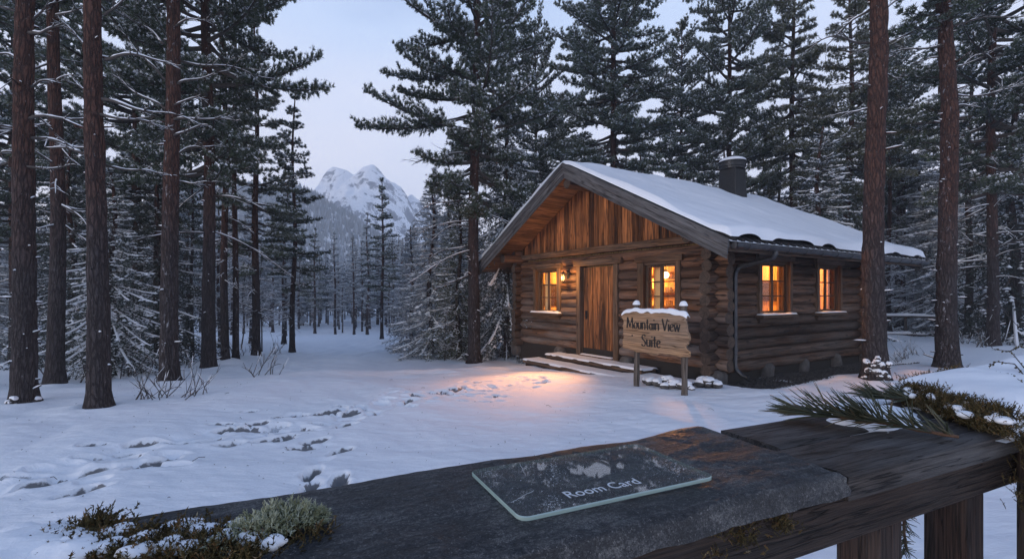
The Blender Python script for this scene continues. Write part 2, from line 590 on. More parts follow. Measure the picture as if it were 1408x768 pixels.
T('sprucedark', 218, None, 14.6, h=7.0, label='black-green spruce behind the tip of the young snowy spruce')
T('sprucedark', 98, None, 13.2, h=6.2, label='dark spruce hidden behind the young snowy spruce')
T('broad', 190, None, 15.5, h=15.5, label='bushy pine whose snowy boughs show above the young spruce', w=.9)
T('broad', 20, None, 15, h=13, label='leafy pine behind the thick trunk at the left edge', w=.8)
T('layer', 352, None, 16.5, h=11.5, label='pine with layered boughs behind the slim orange trunk', w=1.0)
T('fg1', -75, None, 9, h=15, label='pine at the left border whose bare boughs reach into view')
# beyond the clearing
T('layer', 525, 469, h=None, rz=2.2, label='tallest slender pine at the end of the clearing', extra=245, w=.9)
T('layer', 433, 458, h=None, label='dark conifer at the clearing end, below the left foot of the peak', extra=312)
T('far0', 505, 462, h=None, label='pointed conifer just beside the tallest slender pine', extra=292)
T('far1', 487, 462, h=None, label='pointed conifer in mid row below the snowy summit', extra=322)
T('far2', 461, 461, h=None, label='dark narrow conifer between clearing and forested foothill', extra=318)
# beside the cabin
T('near', 652, None, 15.2, h=17.5, rz=4.3, label='big pine close by the cabin eave, snowy crown spreading wide', extra='D', w=.84)
T('spruce1', 697, None, 16.5, h=11.5, rz=1.0, w=.62, label='dark spruce with drooping white boughs behind the cabin eave')
T('broad', 737, None, 23, h=15.4, rz=3, label='slim pine with a narrow top rising behind the roof peak', w=.62)
T('olive', 632, None, 17, h=6.2, label='olive green young spruce behind the big pine by the cabin')
T('olive', 712, None, 18.5, h=6.0, label='olive spruce glimpsed between the big pine and the log wall')
T('spruce2', 592, None, 18, h=6.6, label='tallest frosted young spruce just left of the big pine', rz=.2, w=1.1)
T('spruce2', 566, None, 21.5, h=5.6, label='frosted young spruce at the right edge of the clearing', rz=1.2, w=1.15)
T('spruce2', 622, None, 20.5, h=7.4, label='frosted spruce half hidden behind the big pine trunk', rz=2.2)
T('dense', 843, None, 20.5, h=19.5, rz=.6, label='dense dark pine with a red trunk straight above the roof ridge')
T('broad', 1002, None, 22, h=20.5, rz=1.9, label='tall open pine standing behind the chimney', w=.85)
T('dense', 938, None, 27, h=16.8, rz=4, label='grey hazy pine farther back, between dense pine and chimney', w=.8)
T('dense', 775, None, 30, h=15, label='hazy dense pine far behind the roof peak')
# right side
T('fg2', 1204, 524, h=17, rz=1.4, label='thick pine against the cabin end, snowy lumps piled at its foot', w=.98, extra='E')
T('fg0', 1303, 506, h=17, rz=2.9, label='thick pine with reddish upper trunk beyond the snow-capped rail', w=.98, extra='F')
T('olivepine', 1165, None, 19.5, h=14.5, rz=2.4, label='olive pine with hanging boughs right behind the thick pine at the cabin end', w=.9)
T('olivepine', 1092, None, 22.0, h=17, rz=.2, label='olive pine with hanging boughs behind the long roof', w=1.0)
T('spruce0', 1130, None, 17.4, h=7.7, rz=2.2, label='spruce with thick white boughs peering over the roof snow')
T('sprucedark', 1392, 470, h=10.5, rz=.9, label='dark broad spruce at the right edge of the snow')
T('broad', 1365, None, 15, h=17, rz=2.0, label='pine whose dark crown fills the top right corner', w=.9)
T('red', 1222, None, 21.5, h=13, label='slim red trunk close behind the low snowy fence', w=.6)
T('red', 1243, None, 23, h=12.5, label='slim pine trunk by the low fence, nearer its middle', w=.6)
T('red', 1331, None, 19, h=13, label='reddish pine trunk between thick pine and dark spruce', w=.7)
T('broad', 1235, None, 24, h=14, label='pine whose crown shows between the two thick right trunks', w=.9)
T('spruce2', 1270, None, 23, h=8.5, label='frosted spruce seen beyond the low fence')

# the woods behind: individual trees that nothing tells apart
def clear_of(x, y, r):
    for t in TREES:
        if (t['x'] - x) ** 2 + (t['y'] - y) ** 2 < r * r:
            return False
    a, b = w2cab(x, y)
    return not (-1.5 < a < 8.5 and -2.5 < b < 9.0)
def fill(n, pxr, dr, kinds, hr, label, group, sep=1.3, topcap=None, w=(.8, 1.1)):
    k = tries = 0
    while k < n and tries < 6000:
        tries += 1
        px = random.uniform(*pxr)
        d = math.sqrt(random.uniform(dr[0] ** 2, dr[1] ** 2))
        x, y, z = at(px, d)
        if not clear_of(x, y, sep):
            continue
        h = random.uniform(*hr)
        if topcap is not None:
            lim = CAMZ + (HY - topcap(px)) / F * d - z
            h = min(h, lim * random.uniform(.8, 1.0))
            if h < 3:
                continue
        TREES.append(dict(kind=random.choice(kinds), x=x, y=y, z=z, h=h, rz=random.uniform(0, 6.28), label=label, group=group, name=None, w=random.uniform(*w), extra=None))
        k += 1
def cap_left(px):
    return np.interp(px, [-200, 60, 130, 180, 215, 250, 330, 400, 440, 560], [40, 60, 150, 190, 160, 150, 170, 250, 305, 312])
def cap_mid(px):
    return np.interp(px, [395, 430, 470, 500, 545, 560, 640], [300, 335, 352, 325, 318, 290, 230])
def cap_right(px):
    return np.interp(px, [700, 760, 790, 880, 905, 950, 1060, 1100, 1500], [140, 190, 110, 120, 175, 150, 120, 40, 0])
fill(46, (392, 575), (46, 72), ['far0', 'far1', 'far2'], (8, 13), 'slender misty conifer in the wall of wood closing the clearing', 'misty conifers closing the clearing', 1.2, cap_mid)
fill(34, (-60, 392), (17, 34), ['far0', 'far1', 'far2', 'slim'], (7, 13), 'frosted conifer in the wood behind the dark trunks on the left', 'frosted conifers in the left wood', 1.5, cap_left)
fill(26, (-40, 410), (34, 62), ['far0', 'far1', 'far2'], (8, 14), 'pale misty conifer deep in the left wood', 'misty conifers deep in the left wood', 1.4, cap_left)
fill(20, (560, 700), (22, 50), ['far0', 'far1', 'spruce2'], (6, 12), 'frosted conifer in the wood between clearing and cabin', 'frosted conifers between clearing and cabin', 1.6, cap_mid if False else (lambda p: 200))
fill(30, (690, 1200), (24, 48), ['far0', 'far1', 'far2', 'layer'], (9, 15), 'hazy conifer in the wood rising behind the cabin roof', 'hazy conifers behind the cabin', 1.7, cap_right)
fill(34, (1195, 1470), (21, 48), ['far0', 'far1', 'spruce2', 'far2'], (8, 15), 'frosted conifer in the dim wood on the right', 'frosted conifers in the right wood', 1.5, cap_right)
fill(6, (-40, 200), (15, 19), ['spruce2'], (3, 6.5), 'small frosted spruce among the left trunks', 'small frosted spruces in the left wood', 1.4)
# bare saplings
def sap(px, py, h, label, group=None, w=1.0):
    T('sap%d' % random.randint(0, 2), px, py, h=h, label=label, group=group, w=w)
sap(562, 492, 2.0, 'thin bare sapling, leftmost of the few before the frosted spruce')
sap(592, 489, 4.2, 'slim snowy sapling with a dark stem left of the big pine')
sap(606, 492, 4.8, 'slightly leaning dark sapling nearest the big pine')
sap(611, 498, 2.2, 'short thin sapling stem in front of the slim snowy ones')
def fill_sap(n, pxr, dr, hr, label, group):
    for _ in range(n * 3):
        if n <= 0:
            break
        d = random.uniform(*dr)
        x, y, z = at(random.uniform(*pxr), d)
        if clear_of(x, y, .6):
            n -= 1
            TREES.append(dict(kind='sap%d' % random.randint(0, 2), x=x, y=y, z=z, h=random.uniform(*hr), rz=random.uniform(0, 6.28), label=label, group=group, name=None, w=1, extra=None))
fill_sap(16, (20, 390), (14, 30), (3, 6), 'frosted leafless sapling among the left trunks', 'frosted saplings in the left wood')
fill_sap(12, (545, 700), (18, 30), (3.5, 6), 'frosted leafless sapling left of the cabin', 'frosted saplings left of the cabin')
fill_sap(16, (1200, 1420), (20, 30), (4, 8), 'frosted leafless sapling beyond the low fence', 'frosted saplings in the right wood')

# ------------------------------------------------------------------ ground
def axis_pts(lo, hi, a, b, fine, grow):
    mid = np.arange(a, b + 1e-6, fine)
    up, s, x = [], fine, b
    while x < hi:
        s *= grow
        x += s
        up.append(x)
    dn, s, x = [], fine, a
    while x > lo:
        s *= grow
        x -= s
        dn.append(x)
    return np.array(dn[::-1] + list(mid) + up)

def build_ground():
    gx = axis_pts(-700, 700, -6.0, 4.0, .027, 1.045)
    gy = axis_pts(-60, 700, 2.4, 11.5, .027, 1.04)
    X, Y = np.meshgrid(gx, gy, indexing='ij')
    Z = zt(X, Y)
    dist = np.hypot(X, Y)
    near = 1 - sstep(60, 140, dist)
    Z = Z + near * (.10 * vnoise(p3(X * .22, Y * .22), 3) + .045 * vnoise(p3(X * .7, Y * .55), 4) + .014 * vnoise(p3(X * 2.2 + Y, Y * 2.6), 5))
    Z += near * .006 * vnoise(p3(X * 9 + 2 * Y, Y * 11 - 2 * X), 6)
    # wind ripples
    Z += near * .006 * np.sin(Y * 9 + X * 2.2 + 1.6 * vnoise(p3(X * .6, Y * .6), 8) * 3) * sstep(-.1, .5, vnoise(p3(X * .3, Y * .3), 9))
    Z += near * .030 * np.abs(vnoise(p3(X * 1.1 + .4 * Y, Y * 1.6), 12)) * sstep(0, .5, vnoise(p3(X * .35, Y * .35), 13) + .3)
    # a low snow bank at the lip of the clearing
    lip = Y - (12.6 + .25 * X)
    Z += .10 * np.exp(-(lip / .8) ** 2) * sstep(-7, -4, X) * (1 - sstep(-.5, 1.5, X))
    # woods floor: lumpy
    lump = sstep(-3.5, -5.5, X + 0 * Y) * sstep(9.5, 12.5, Y) + sstep(7, 9, X) * sstep(15, 18, Y)
    Z += near * np.clip(lump, 0, 1) * .12 * np.abs(vnoise(p3(X * 1.3, Y * 1.3), 11))
    # snow banked against trunks
    for (tx, ty, r) in TRUNKS:
        m = (np.abs(gx - tx) < 2.0)
        n = (np.abs(gy - ty) < 2.0)
        if not m.any() or not n.any():
            continue
        ix = np.ix_(m, n)
        q = np.hypot(X[ix] - tx, Y[ix] - ty)
        Z[ix] += .07 * np.exp(-(q / (r + .28)) ** 2) - .05 * np.exp(-(q / (r + .04)) ** 4)
    # footprints and grooves
    SO = np.zeros_like(X)
    DP = np.zeros_like(X)
    TR = np.zeros_like(X)
    RM = np.zeros_like(X)
    for (fx, fy, hl, hw, dp, hd) in PRINTS:
        m = (np.abs(gx - fx) < .9 + hl)
        n = (np.abs(gy - fy) < .9 + hl)
        ix = np.ix_(m, n)
        dx, dy = X[ix] - fx, Y[ix] - fy
        u = (dx * math.cos(hd) + dy * math.sin(hd)) / hl
        v = (-dx * math.sin(hd) + dy * math.cos(hd)) / hw
        q = np.sqrt(u * u + v * v) + .18 * vnoise(p3(X[ix] * 14, Y[ix] * 14), 21)
        if dp > .055:          # trodden right through to the litter below
            SO[ix] = np.maximum(SO[ix], (1 - sstep(.86, 1.08, q + .13 * vnoise(p3(X[ix] * 26, Y[ix] * 26), 23))) * min(1, (dp - .045) / .03))
        if hw > .15:
            TR[ix] = np.maximum(TR[ix], dp * (1 - sstep(.3, 1.1, q)))
            continue
        DP[ix] = np.maximum(DP[ix], 1.05 * dp * (1 - sstep(.62, 1.08, q)))
        RM[ix] = np.maximum(RM[ix], .012 * np.exp(-((q - 1.3) / .28) ** 2))
    Z += np.where(DP > .004, 0, RM) - DP - TR
    SO = np.clip(SO, 0, 1)
    # kept low under and beside the cabin
    a, b = w2cab(X, Y)
    inside = sstep(-.35, -.05, a) * (1 - sstep(6.2, 6.7, a)) * sstep(-1.15, -.75, b) * (1 - sstep(7.0, 7.3, b))
    Z = Z - .16 * inside
    g = G()
    g.grid(np.stack([X, Y, Z], -1), tone=SO.ravel())
    o = g.build('ground', M['snow_ground'])
    tag(o, kind='structure')

def zg(x, y):
    return float(zt(x, y) + (.10 * vnoise(p3(x * .22, y * .22), 3) + .045 * vnoise(p3(x * .7, y * .55), 4)))

# ------------------------------------------------------------------ mountain
def build_mountain():
    D0 = 430.0
    cx = (473 - CX) / F * D0
    xs = np.linspace(-190, 190, 260)
    ys = np.linspace(-120, 150, 190)
    X, Y = np.meshgrid(xs, ys, indexing='ij')
    wx = X + 9 * fbm(p3(X * .03, Y * .03), 3, 31)
    wy = Y + 9 * fbm(p3(X * .03, Y * .03), 3, 37)
    def cone(px, py, h, sx, sy, pw=1.25):
        q = np.sqrt(((wx - px) / sx) ** 2 + ((wy - py) / sy) ** 2 + .012)
        return h * np.clip(1.09 - q, 0, 1) ** pw
    Z = np.maximum.reduce([cone(14, 25, 116, 100, 110, .95), cone(-14, 28, 114, 105, 110, 1.0), cone(50, 50, 92, 105, 110), cone(-50, 40, 84, 105, 110)])
    ridge = 1 - np.abs(fbm(p3(X * .030, Y * .022), 4, 41, .45))
    Z += (ridge - .7) * 7 * sstep(20, 80, Z)
    Z += 1.4 * fbm(p3(X * .12, Y * .12), 4, 45) * sstep(10, 60, Z)
    Z = Z * 1.13
    foot = (80 + 9 * fbm(p3(X * .02, Y * .02), 3, 51) - .26 * (X + 25)) * np.exp(-((Y + 70) / 52) ** 2) * np.exp(-((X + 10) / 150) ** 2)
    Z = np.maximum(Z, foot) - 5
    g = G()
    g.grid(np.stack([X + cx, Y + D0, Z], -1))
    m, nt, bs = new_mat('mountain_snow')
    n = N(nt)
    geo = n.node('ShaderNodeNewGeometry')
    sn = n.node('ShaderNodeSeparateXYZ', {'Vector': geo.outputs['Normal']})
    so = n.node('ShaderNodeSeparateXYZ', {'Vector': n.coord()})
    nz = n.noise(n.coord((1, 1, .7)), .14, 8, .7)
    nf = n.noise(n.coord((1, 1, .5)), .5, 6, .7)
    rock = n.math('ADD', n.math('MULTIPLY', n.math('SUBTRACT', .78, sn.outputs[2]), 2.2), n.math('MULTIPLY', n.math('SUBTRACT', n.math('MULTIPLY_ADD', nz, .6, n.math('MULTIPLY', nf, .4)), .52), 4.5))
    rock = n.ramp(rock, [(.28, (0,) * 3), (.52, (1,) * 3)])
    col = n.mix(rock, (.88, .89, .91), (.10, .115, .15))
    setin(nt, bs, Base_Color=col, Roughness=.8, Normal=n.bump(nz, .8, 3.0))
    bs.inputs['Specular IOR Level'].default_value = .1
    tag(g.build('mountain', m), kind='structure')
    # forest on the foothill: far-off mass of small conifers
    g = G()
    k = 15000
    fx = rng.uniform(-120, 130, k)
    fy = rng.uniform(-120, 10, k)
    keep = []
    ix = np.clip(np.searchsorted(xs, fx), 0, len(xs) - 1)
    iy = np.clip(np.searchsorted(ys, fy), 0, len(ys) - 1)
    fz = Z[ix, iy]
    gully = vnoise(p3(fx * .16 , fy * .018), 61) + .45 * vnoise(p3(fx * .5, fy * .06), 62)
    keep = (fz < foot[ix, iy] - 5 + 1.0) & (gully < .62) & (fz > -3)
    fx, fy, fz = fx[keep], fy[keep], fz[keep]
    k = len(fx)
    h = rng.uniform(3.0, 6.5, k)
    r = h * rng.uniform(.16, .22, k)
    th = np.linspace(0, 2 * np.pi, 5, endpoint=False)
    base = np.stack([fx[:, None] + cx + r[:, None] * np.cos(th), fy[:, None] + D0 + r[:, None] * np.sin(th), np.repeat(fz[:, None] - .2, 5, 1)], -1)
    tip = np.stack([fx + cx, fy + D0, fz + h], -1)[:, None]
    vv = np.concatenate([base, tip], 1)
    b = g.verts(vv.reshape(-1, 3), np.repeat(rng.uniform(0, 1, k), 6))
    o = np.arange(k)[:, None, None] * 6
    j = np.arange(5)[None, :, None]
    g.tris((np.concatenate([o + j, o + (j + 1) % 5, o + 5 + 0 * j], -1)).reshape(-1, 3) + b)
    m, nt, bs = new_mat('foothill_conifer')
    n = N(nt)
    setin(nt, bs, Base_Color=n.ramp(n.attr('tone'), [(0, (.030, .045, .055)), (.75, (.07, .09, .10)), (1, (.22, .25, .29))]), Roughness=.9)
    fm = m
    tag(g.build('foothill_forest', m, smooth=False), 'far forest covering the foothill below the snowy peak', 'forest', kind='stuff')

# ------------------------------------------------------------------ trees
def unit(n, r):
    return norm(r.normal(size=(n, 3)))

def add_needles(g, C, D, r, count, ln, wd, m, spread=.9, tone=None, back=.4):
    """needle sprays: thin triangles round each centre C, leaning along D"""
    n = len(C)
    if n == 0:
        return
    c = np.repeat(C, count, 0)
    d = np.repeat(D, count, 0)
    k = n * count
    dr = norm(d + spread * unit(k, r) + np.array([0, 0, .12]))
    L = ln * r.uniform(.65, 1.2, k)[:, None]
    base = c - d * (r.uniform(0, back, k)[:, None] * ln)
    tip = base + dr * L
    side = norm(np.cross(dr, unit(k, r))) * wd * .5
    mid = base + dr * L * .35
    v = np.stack([base, mid + side, tip, mid - side], 1).reshape(-1, 3)
    b = g.verts(v, np.repeat(r.uniform(0, 1, k), 4))
    g.quads(np.arange(k * 4).reshape(-1, 4) + b, m)

def add_flakes(g, C, r, size, m, flat=.35, tilt=None):
    """lumps of snow lying on a spray: small low pyramids"""
    n = len(C)
    if n == 0:
        return
    a0 = r.uniform(0, 6.28, n)
    sz0 = .35 + 1.35 * r.random(n) ** 2
    v = []
    for j in range(5):
        a = a0 + j * 2 * np.pi / 5
        s = size * sz0 * r.uniform(.6, 1.2, n)
        v.append(C + np.stack([np.cos(a) * s, np.sin(a) * s, -r.uniform(.0, .5, n) * s], -1))
    v.append(C + np.stack([np.zeros(n), np.zeros(n), size * sz0 * flat * r.uniform(.6, 1.3, n)], -1))
    v = np.stack(v, 1)
    b = g.verts(v.reshape(-1, 3))
    o = np.arange(n)[:, None, None] * 6
    j = np.arange(5)[None, :, None]
    g.tris(np.concatenate([o + j, o + (j + 1) % 5, o + 5 + 0 * j], -1).reshape(-1, 3) + b, m)

def rot_az(d, a):
    c, s = math.cos(a), math.sin(a)
    return np.array([d[0] * c - d[1] * s, d[0] * s + d[1] * c, d[2]])

def trunk_mesh(name, H, r0, seed, lean=.15, top=.02, sides=14, flare=.5, fine=False):
    g = G()
    r = np.random.default_rng(seed)
    n = int(H * (7 if fine else 3)) + 2
    z = np.concatenate([[-.25], np.linspace(0, H, n) ** 1.0])
    t = np.clip(z / H, 0, 1)
    ph = r.uniform(0, 6.28, 4)
    px = lean * t * np.cos(ph[0]) + .07 * np.sin(t * 9 + ph[1]) * np.minimum(t * 3, 1)
    py = lean * t * np.sin(ph[0]) + .07 * np.sin(t * 8 + ph[2]) * np.minimum(t * 3, 1)
    rad = r0 * (1 - t) ** .75 * .97 + top
    rad = rad * (1 + flare * np.exp(-np.maximum(z, 0) / .16) + .06 * np.exp(-np.maximum(z, 0) / 1.0))
    P = np.stack([px, py, z], -1)
    g.tube(P, rad, sides, 0, jitter=.12 if fine else .06, seed=seed)
    if fine:
        for i in range(46):
            h = H * .62 * r.random()
            c = np.array([np.interp(h, z, px), np.interp(h, z, py), h])
            rr = np.interp(h, z, rad)
            a = r.uniform(0, 6.28)
            d = np.array([math.cos(a), math.sin(a), r.uniform(-.2, .5)])
            L = r.uniform(.02, .09) if r.random() < .7 else r.uniform(.1, .3)
            Q = c + np.outer(np.linspace(.7 * rr, rr + L, 4), d * np.array([1, 1, 0])) + np.outer(np.linspace(0, L, 4), [0, 0, d[2]])
            q = np.linspace(.020, .010, 4)
            g.tube(Q, q, 6, 0)
            if r.random() < .65:
                snow_on(g, Q, np.full(4, .016), r, 1, 1.1, 0)
    return g, P, rad

def limb_curve(base, az, el, L, curve, n=7, wob=.05, r=None):
    s = np.linspace(0, 1, n)
    hd = np.array([math.cos(az), math.sin(az)])
    side = np.array([-hd[1], hd[0]])
    w = wob * L * np.sin(s * 3.1 + (r.uniform(0, 6) if r is not None else 0)) * s
    xy = np.outer(s * L * math.cos(el), hd) + np.outer(w, side)
    z = s * L * math.sin(el) + curve * L * s * s
    return base + np.column_stack([xy, z])

def snow_on(g, P, rad, r, m, th=1.0, gap=.15):
    """ridge of snow along the upper side of a branch"""
    n = len(P)
    q = P.copy()
    rr = np.asarray(rad) * th * r.uniform(.75, 1.2, n)
    k = r.random(n) < gap
    rr[k] *= .25
    rr[0] *= .4
    rr[-1] *= .3
    q[:, 2] += np.asarray(rad) * .55 + rr * .35
    g.tube(q, rr, 5, m, squash=(1.0, .75))

def pine_meshes(name, seed, H, cb, Rc, r0, frost=0, density=1.0, snow=.5, layered=False, cone=False, needle='needle', dead=10, hang=0.0, tuft=26, ln=.125, wd=.020, topel=50, dead_lo=.35, fine=False, rad_pow=.7):
    r = np.random.default_rng(seed)
    gt, P, prad = trunk_mesh(name, H, r0, seed, sides=18 if fine else 10, fine=fine)
    g = G()
    def trunk_at(h):
        return np.array([np.interp(h, P[:, 2], P[:, 0]), np.interp(h, P[:, 2], P[:, 1]), h]), np.interp(h, P[:, 2], prad)
    nl = int((H - cb) * 9 * density)
    C, D, S = [], [], []
    for i in range(nl):
        u = (i + r.uniform(0, 1)) / nl
        if layered:
            lev = max(4, int((H - cb) / .62))
            u = (round(u * lev) + r.normal(0, .12)) / lev
            u = min(max(u, 0), .99)
        h = cb + (H - .15 - cb) * u
        t = u
        if cone:
            prof = (1 - t) ** .9 * (.6 + .4 * min(1, t / .12)) + .06
        else:
            prof = (1 - t) ** rad_pow * (.5 + .5 * min(1, t / .22)) + .08
        L = Rc * prof * r.uniform(.55, 1.12)
        if not cone and r.random() < .12:
            L *= 1.25
        az = i * 2.399 + r.normal(0, .5)
        el = R(-14 + (topel + 14) * t ** 1.3 + r.normal(0, 8)) - hang * .5
        base, tr = trunk_at(h)
        cur = (.20 if not layered else .10) * (1 - .5 * t) - hang
        pts = limb_curve(base, az, el, L, cur, 7, .06, r)
        lr = max(.008, min(.05, .016 * L + .006))
        rads = np.linspace(lr * 1.2, .006, 7)
        g.tube(pts, rads, 5, 0)
        if r.random() < snow:
            snow_on(g, pts[1:], np.maximum(rads[1:], .012), r, 2, 1.0, .2)
        n2 = max(3, int(L * 9))
        for j in range(n2):
            s = .22 + .76 * (j + r.uniform(0, 1)) / n2
            k = s * 6
            i0 = min(int(k), 5)
            p = pts[i0] + (pts[i0 + 1] - pts[i0]) * (k - i0)
            d = norm(pts[i0 + 1] - pts[i0])
            sg = 1 if j % 2 else -1
            d2 = norm(rot_az(d, sg * r.uniform(.5, 1.15)) + np.array([0, 0, r.uniform(-.05, .30) - hang * 1.3]))
            l2 = (.24 * L * (1.15 - s) + .16) * r.uniform(.7, 1.25)
            q = p + np.outer(np.array([0, .5, 1]) * l2, d2)
            q[2, 2] += l2 * (.10 - hang)
            g.tube(q, [.007, .005, .003], 3, 0, cap=False)
            nt = max(2, int(round(l2 / .12)))
            f = (np.arange(nt) + .6) / nt
            C.append(p + np.outer(f * l2, d2) + r.normal(0, .02, (nt, 3)))
            D.append(np.repeat(norm(d2 + np.array([0, 0, .25 - hang]))[None], nt, 0))
        C.append(pts[-1:])
        D.append(norm(pts[-1] - pts[-2])[None])
    C.append(np.array([trunk_at(H)[0]]))
    D.append(np.array([[0, 0, 1.0]]))
    C, D = np.concatenate(C), np.concatenate(D)
    add_needles(g, C, D, r, tuft, ln, wd, 1, .95)
    keep = r.random(len(C)) < (.70 + .3 * frost) * min(1, snow * 1.7)
    Cs = C[keep]
    if len(Cs):
        nrep = 3
        cc = np.repeat(Cs, nrep, 0) + r.normal(0, .05, (len(Cs) * nrep, 3)) * np.array([1, 1, .3]) + np.array([0, 0, ln * .42])
        add_flakes(g, cc, r, ln * .30, 2, .5)
    # dead, bare lower branches
    for i in range(dead):
        h = cb * (dead_lo + (1.05 - dead_lo) * r.random())
        base, tr = trunk_at(h)
        L = Rc * r.uniform(.25, .75)
        pts = limb_curve(base, r.uniform(0, 6.28), R(r.normal(2, 14)), L, r.normal(-.10, .10), 8, .09, r)
        rads = np.linspace(.020, .006, 8)
        g.tube(pts, rads, 5, 0)
        if r.random() < .85:
            snow_on(g, pts, rads, r, 2, 1.0, .12)
        for j in range(r.integers(1, 5)):
            k = r.integers(2, 7)
            d = norm(rot_az(norm(pts[k] - pts[k - 1]), r.choice([-1, 1]) * r.uniform(.4, 1.0)) + np.array([0, 0, r.uniform(-.2, .35)]))
            q = pts[k] + np.outer(np.linspace(0, 1, 4) * L * r.uniform(.2, .4), d)
            g.tube(q, np.linspace(.009, .003, 4), 4, 0)
            snow_on(g, q, np.full(4, .008), r, 2, 1.0, .1)
    mats = [M['twig_frost'] if frost > .5 else M['twig'], M[needle], M['snow']]
    return gt.mesh(name + '_trunk', [M['bark'], M['snow']]), g.mesh(name + '_crown', mats, smooth=False)

def spruce_meshes(name, seed, H, Rc, r0, cb=.25, snow=.8, needle='needle_spruce', droop=.30, dens=1.0, frost=False, pend=.5):
    r = np.random.default_rng(seed)
    gt, P, prad = trunk_mesh(name, H, r0, seed, sides=9, lean=.05)
    g = G()
    lev = int((H - cb) / .20 * dens)
    NC, ND, SC_ = [], [], []
    for i in range(lev):
        u = i / lev
        h = cb + (H - cb) * u ** .95
        for q in range(7 if u < .85 else 5):
            L = (Rc * (1 - u) ** .85 + .10) * r.uniform(.62, 1.12)
            if r.random() < .08:
                L *= 1.15
            az = q * .898 + i * 1.3 + r.normal(0, .2)
            dr = droop * (1 - u * .8)
            el = R(8 + 30 * u + r.normal(0, 6))
            n = 8
            s = np.linspace(0, 1, n)
            hd = np.array([math.cos(az), math.sin(az), 0])
            pts = np.array([P[0, 0] * 0, 0, h + r.normal(0, .05)]) + np.outer(s * L, hd)
            pts[:, 2] += L * (math.tan(el) * s * .5 - dr * 1.9 * s ** 1.5 + dr * .75 * s ** 3)
            rads = np.linspace(.007 + .008 * L, .004, n)
            g.tube(pts, rads, 4, 0, cap=False)
            if r.random() < snow:
                w = np.linspace(.5, 1.0, n) * (.014 + .010 * L)
                snow_on(g, pts[1:], np.maximum(w[1:], .01), r, 2, 1.15, .12)
            nt = max(3, int(L / .085))
            for j in range(nt):
                f = .15 + .85 * (j + r.random()) / nt
                k = f * (n - 1)
                i0 = min(int(k), n - 2)
                p = pts[i0] + (pts[i0 + 1] - pts[i0]) * (k - i0)
                d = norm(pts[i0 + 1] - pts[i0])
                sg = 1 if j % 2 else -1
                tl = (.30 * L * (1.12 - f) + .10) * r.uniform(.6, 1.15)
                d2 = norm(rot_az(d, sg * r.uniform(.6, 1.0)) + np.array([0, 0, -pend * r.uniform(.3, 1.1)]))
                m = max(2, int(tl / .055))
                ff = (np.arange(m) + .5) / m
                pp = p + np.outer(ff * tl, d2)
                pp[:, 2] -= tl * .35 * ff ** 2 * pend
                NC.append(pp)
                ND.append(np.repeat(d2[None], m, 0))
                if r.random() < snow * .85:
                    SC_.append(pp[: max(1, int(m * r.uniform(.4, 1.0)))])
            NC.append(pts[3:])
            ND.append(np.repeat(norm(pts[-1] - pts[-2])[None], n - 3, 0))
    # leader
    tip = np.column_stack([np.zeros(6), np.zeros(6), np.linspace(H - .4, H + .1, 6)])
    NC.append(tip)
    ND.append(np.repeat([[0, 0, 1.0]], 6, 0))
    C, D = np.concatenate(NC), np.concatenate(ND)
    add_needles(g, C, D, r, 5, .075, .017, 1, .75, back=.2)
    S = np.concatenate(SC_) if SC_ else np.zeros((0, 3))
    S = S + r.normal(0, .012, S.shape) + np.array([0, 0, .03])
    add_flakes(g, S, r, .046, 2, .45)
    mats = [M['twig_frost'] if frost else M['twig'], M[needle], M['snow']]
    return gt.mesh(name + '_trunk', [M['bark'], M['snow']]), g.mesh(name + '_crown', mats, smooth=False)

def sapling_meshes(name, seed, H):
    r = np.random.default_rng(seed)
    g, P, prad = trunk_mesh(name, H, .026, seed, lean=.3, top=.004, sides=6, flare=.1)
    b = G()
    for i in range(int(H * 9)):
        h = H * (.18 + .8 * r.random())
        base = np.array([np.interp(h, P[:, 2], P[:, 0]), np.interp(h, P[:, 2], P[:, 1]), h])
        L = (1.15 - h / H) * H * .27 * r.uniform(.5, 1.2) + .12
        az = r.uniform(0, 6.28)
        pts = limb_curve(base, az, R(r.normal(32, 12)), L, r.normal(-.34, .12), 7, .08, r)
        b.tube(pts, np.linspace(.010, .004, 7), 3, 0, cap=False)
        snow_on(b, pts, np.full(7, .010), r, 1, 1.0, .1)
        for j in range(int(4 + L * 7)):
            k = r.integers(1, 7)
            d = norm(rot_az(norm(pts[k] - pts[k - 1]), r.choice([-1, 1]) * r.uniform(.4, 1.0)) + np.array([0, 0, r.uniform(-.35, .3)]))
            l2 = L * r.uniform(.15, .42)
            q = pts[k] + np.outer(np.linspace(0, 1, 3) * l2, d)
            q[2, 2] -= .1 * l2
            b.tube(q, [.006, .005, .003], 3, r.choice([0, 1], p=[.45, .55]), cap=False)
            for _ in range(3):
                s = r.random()
                d3 = norm(d + .8 * unit(1, r)[0])
                qq = q[0] + (q[2] - q[0]) * s
                b.tube(np.array([qq, qq + d3 * l2 * .4]), [.004, .0025], 3, r.choice([0, 1], p=[.5, .5]), cap=False)
    return g.mesh(name + '_trunk', [M['twig']]), b.mesh(name + '_crown', [M['twig_frost'], M['snow']], smooth=False)

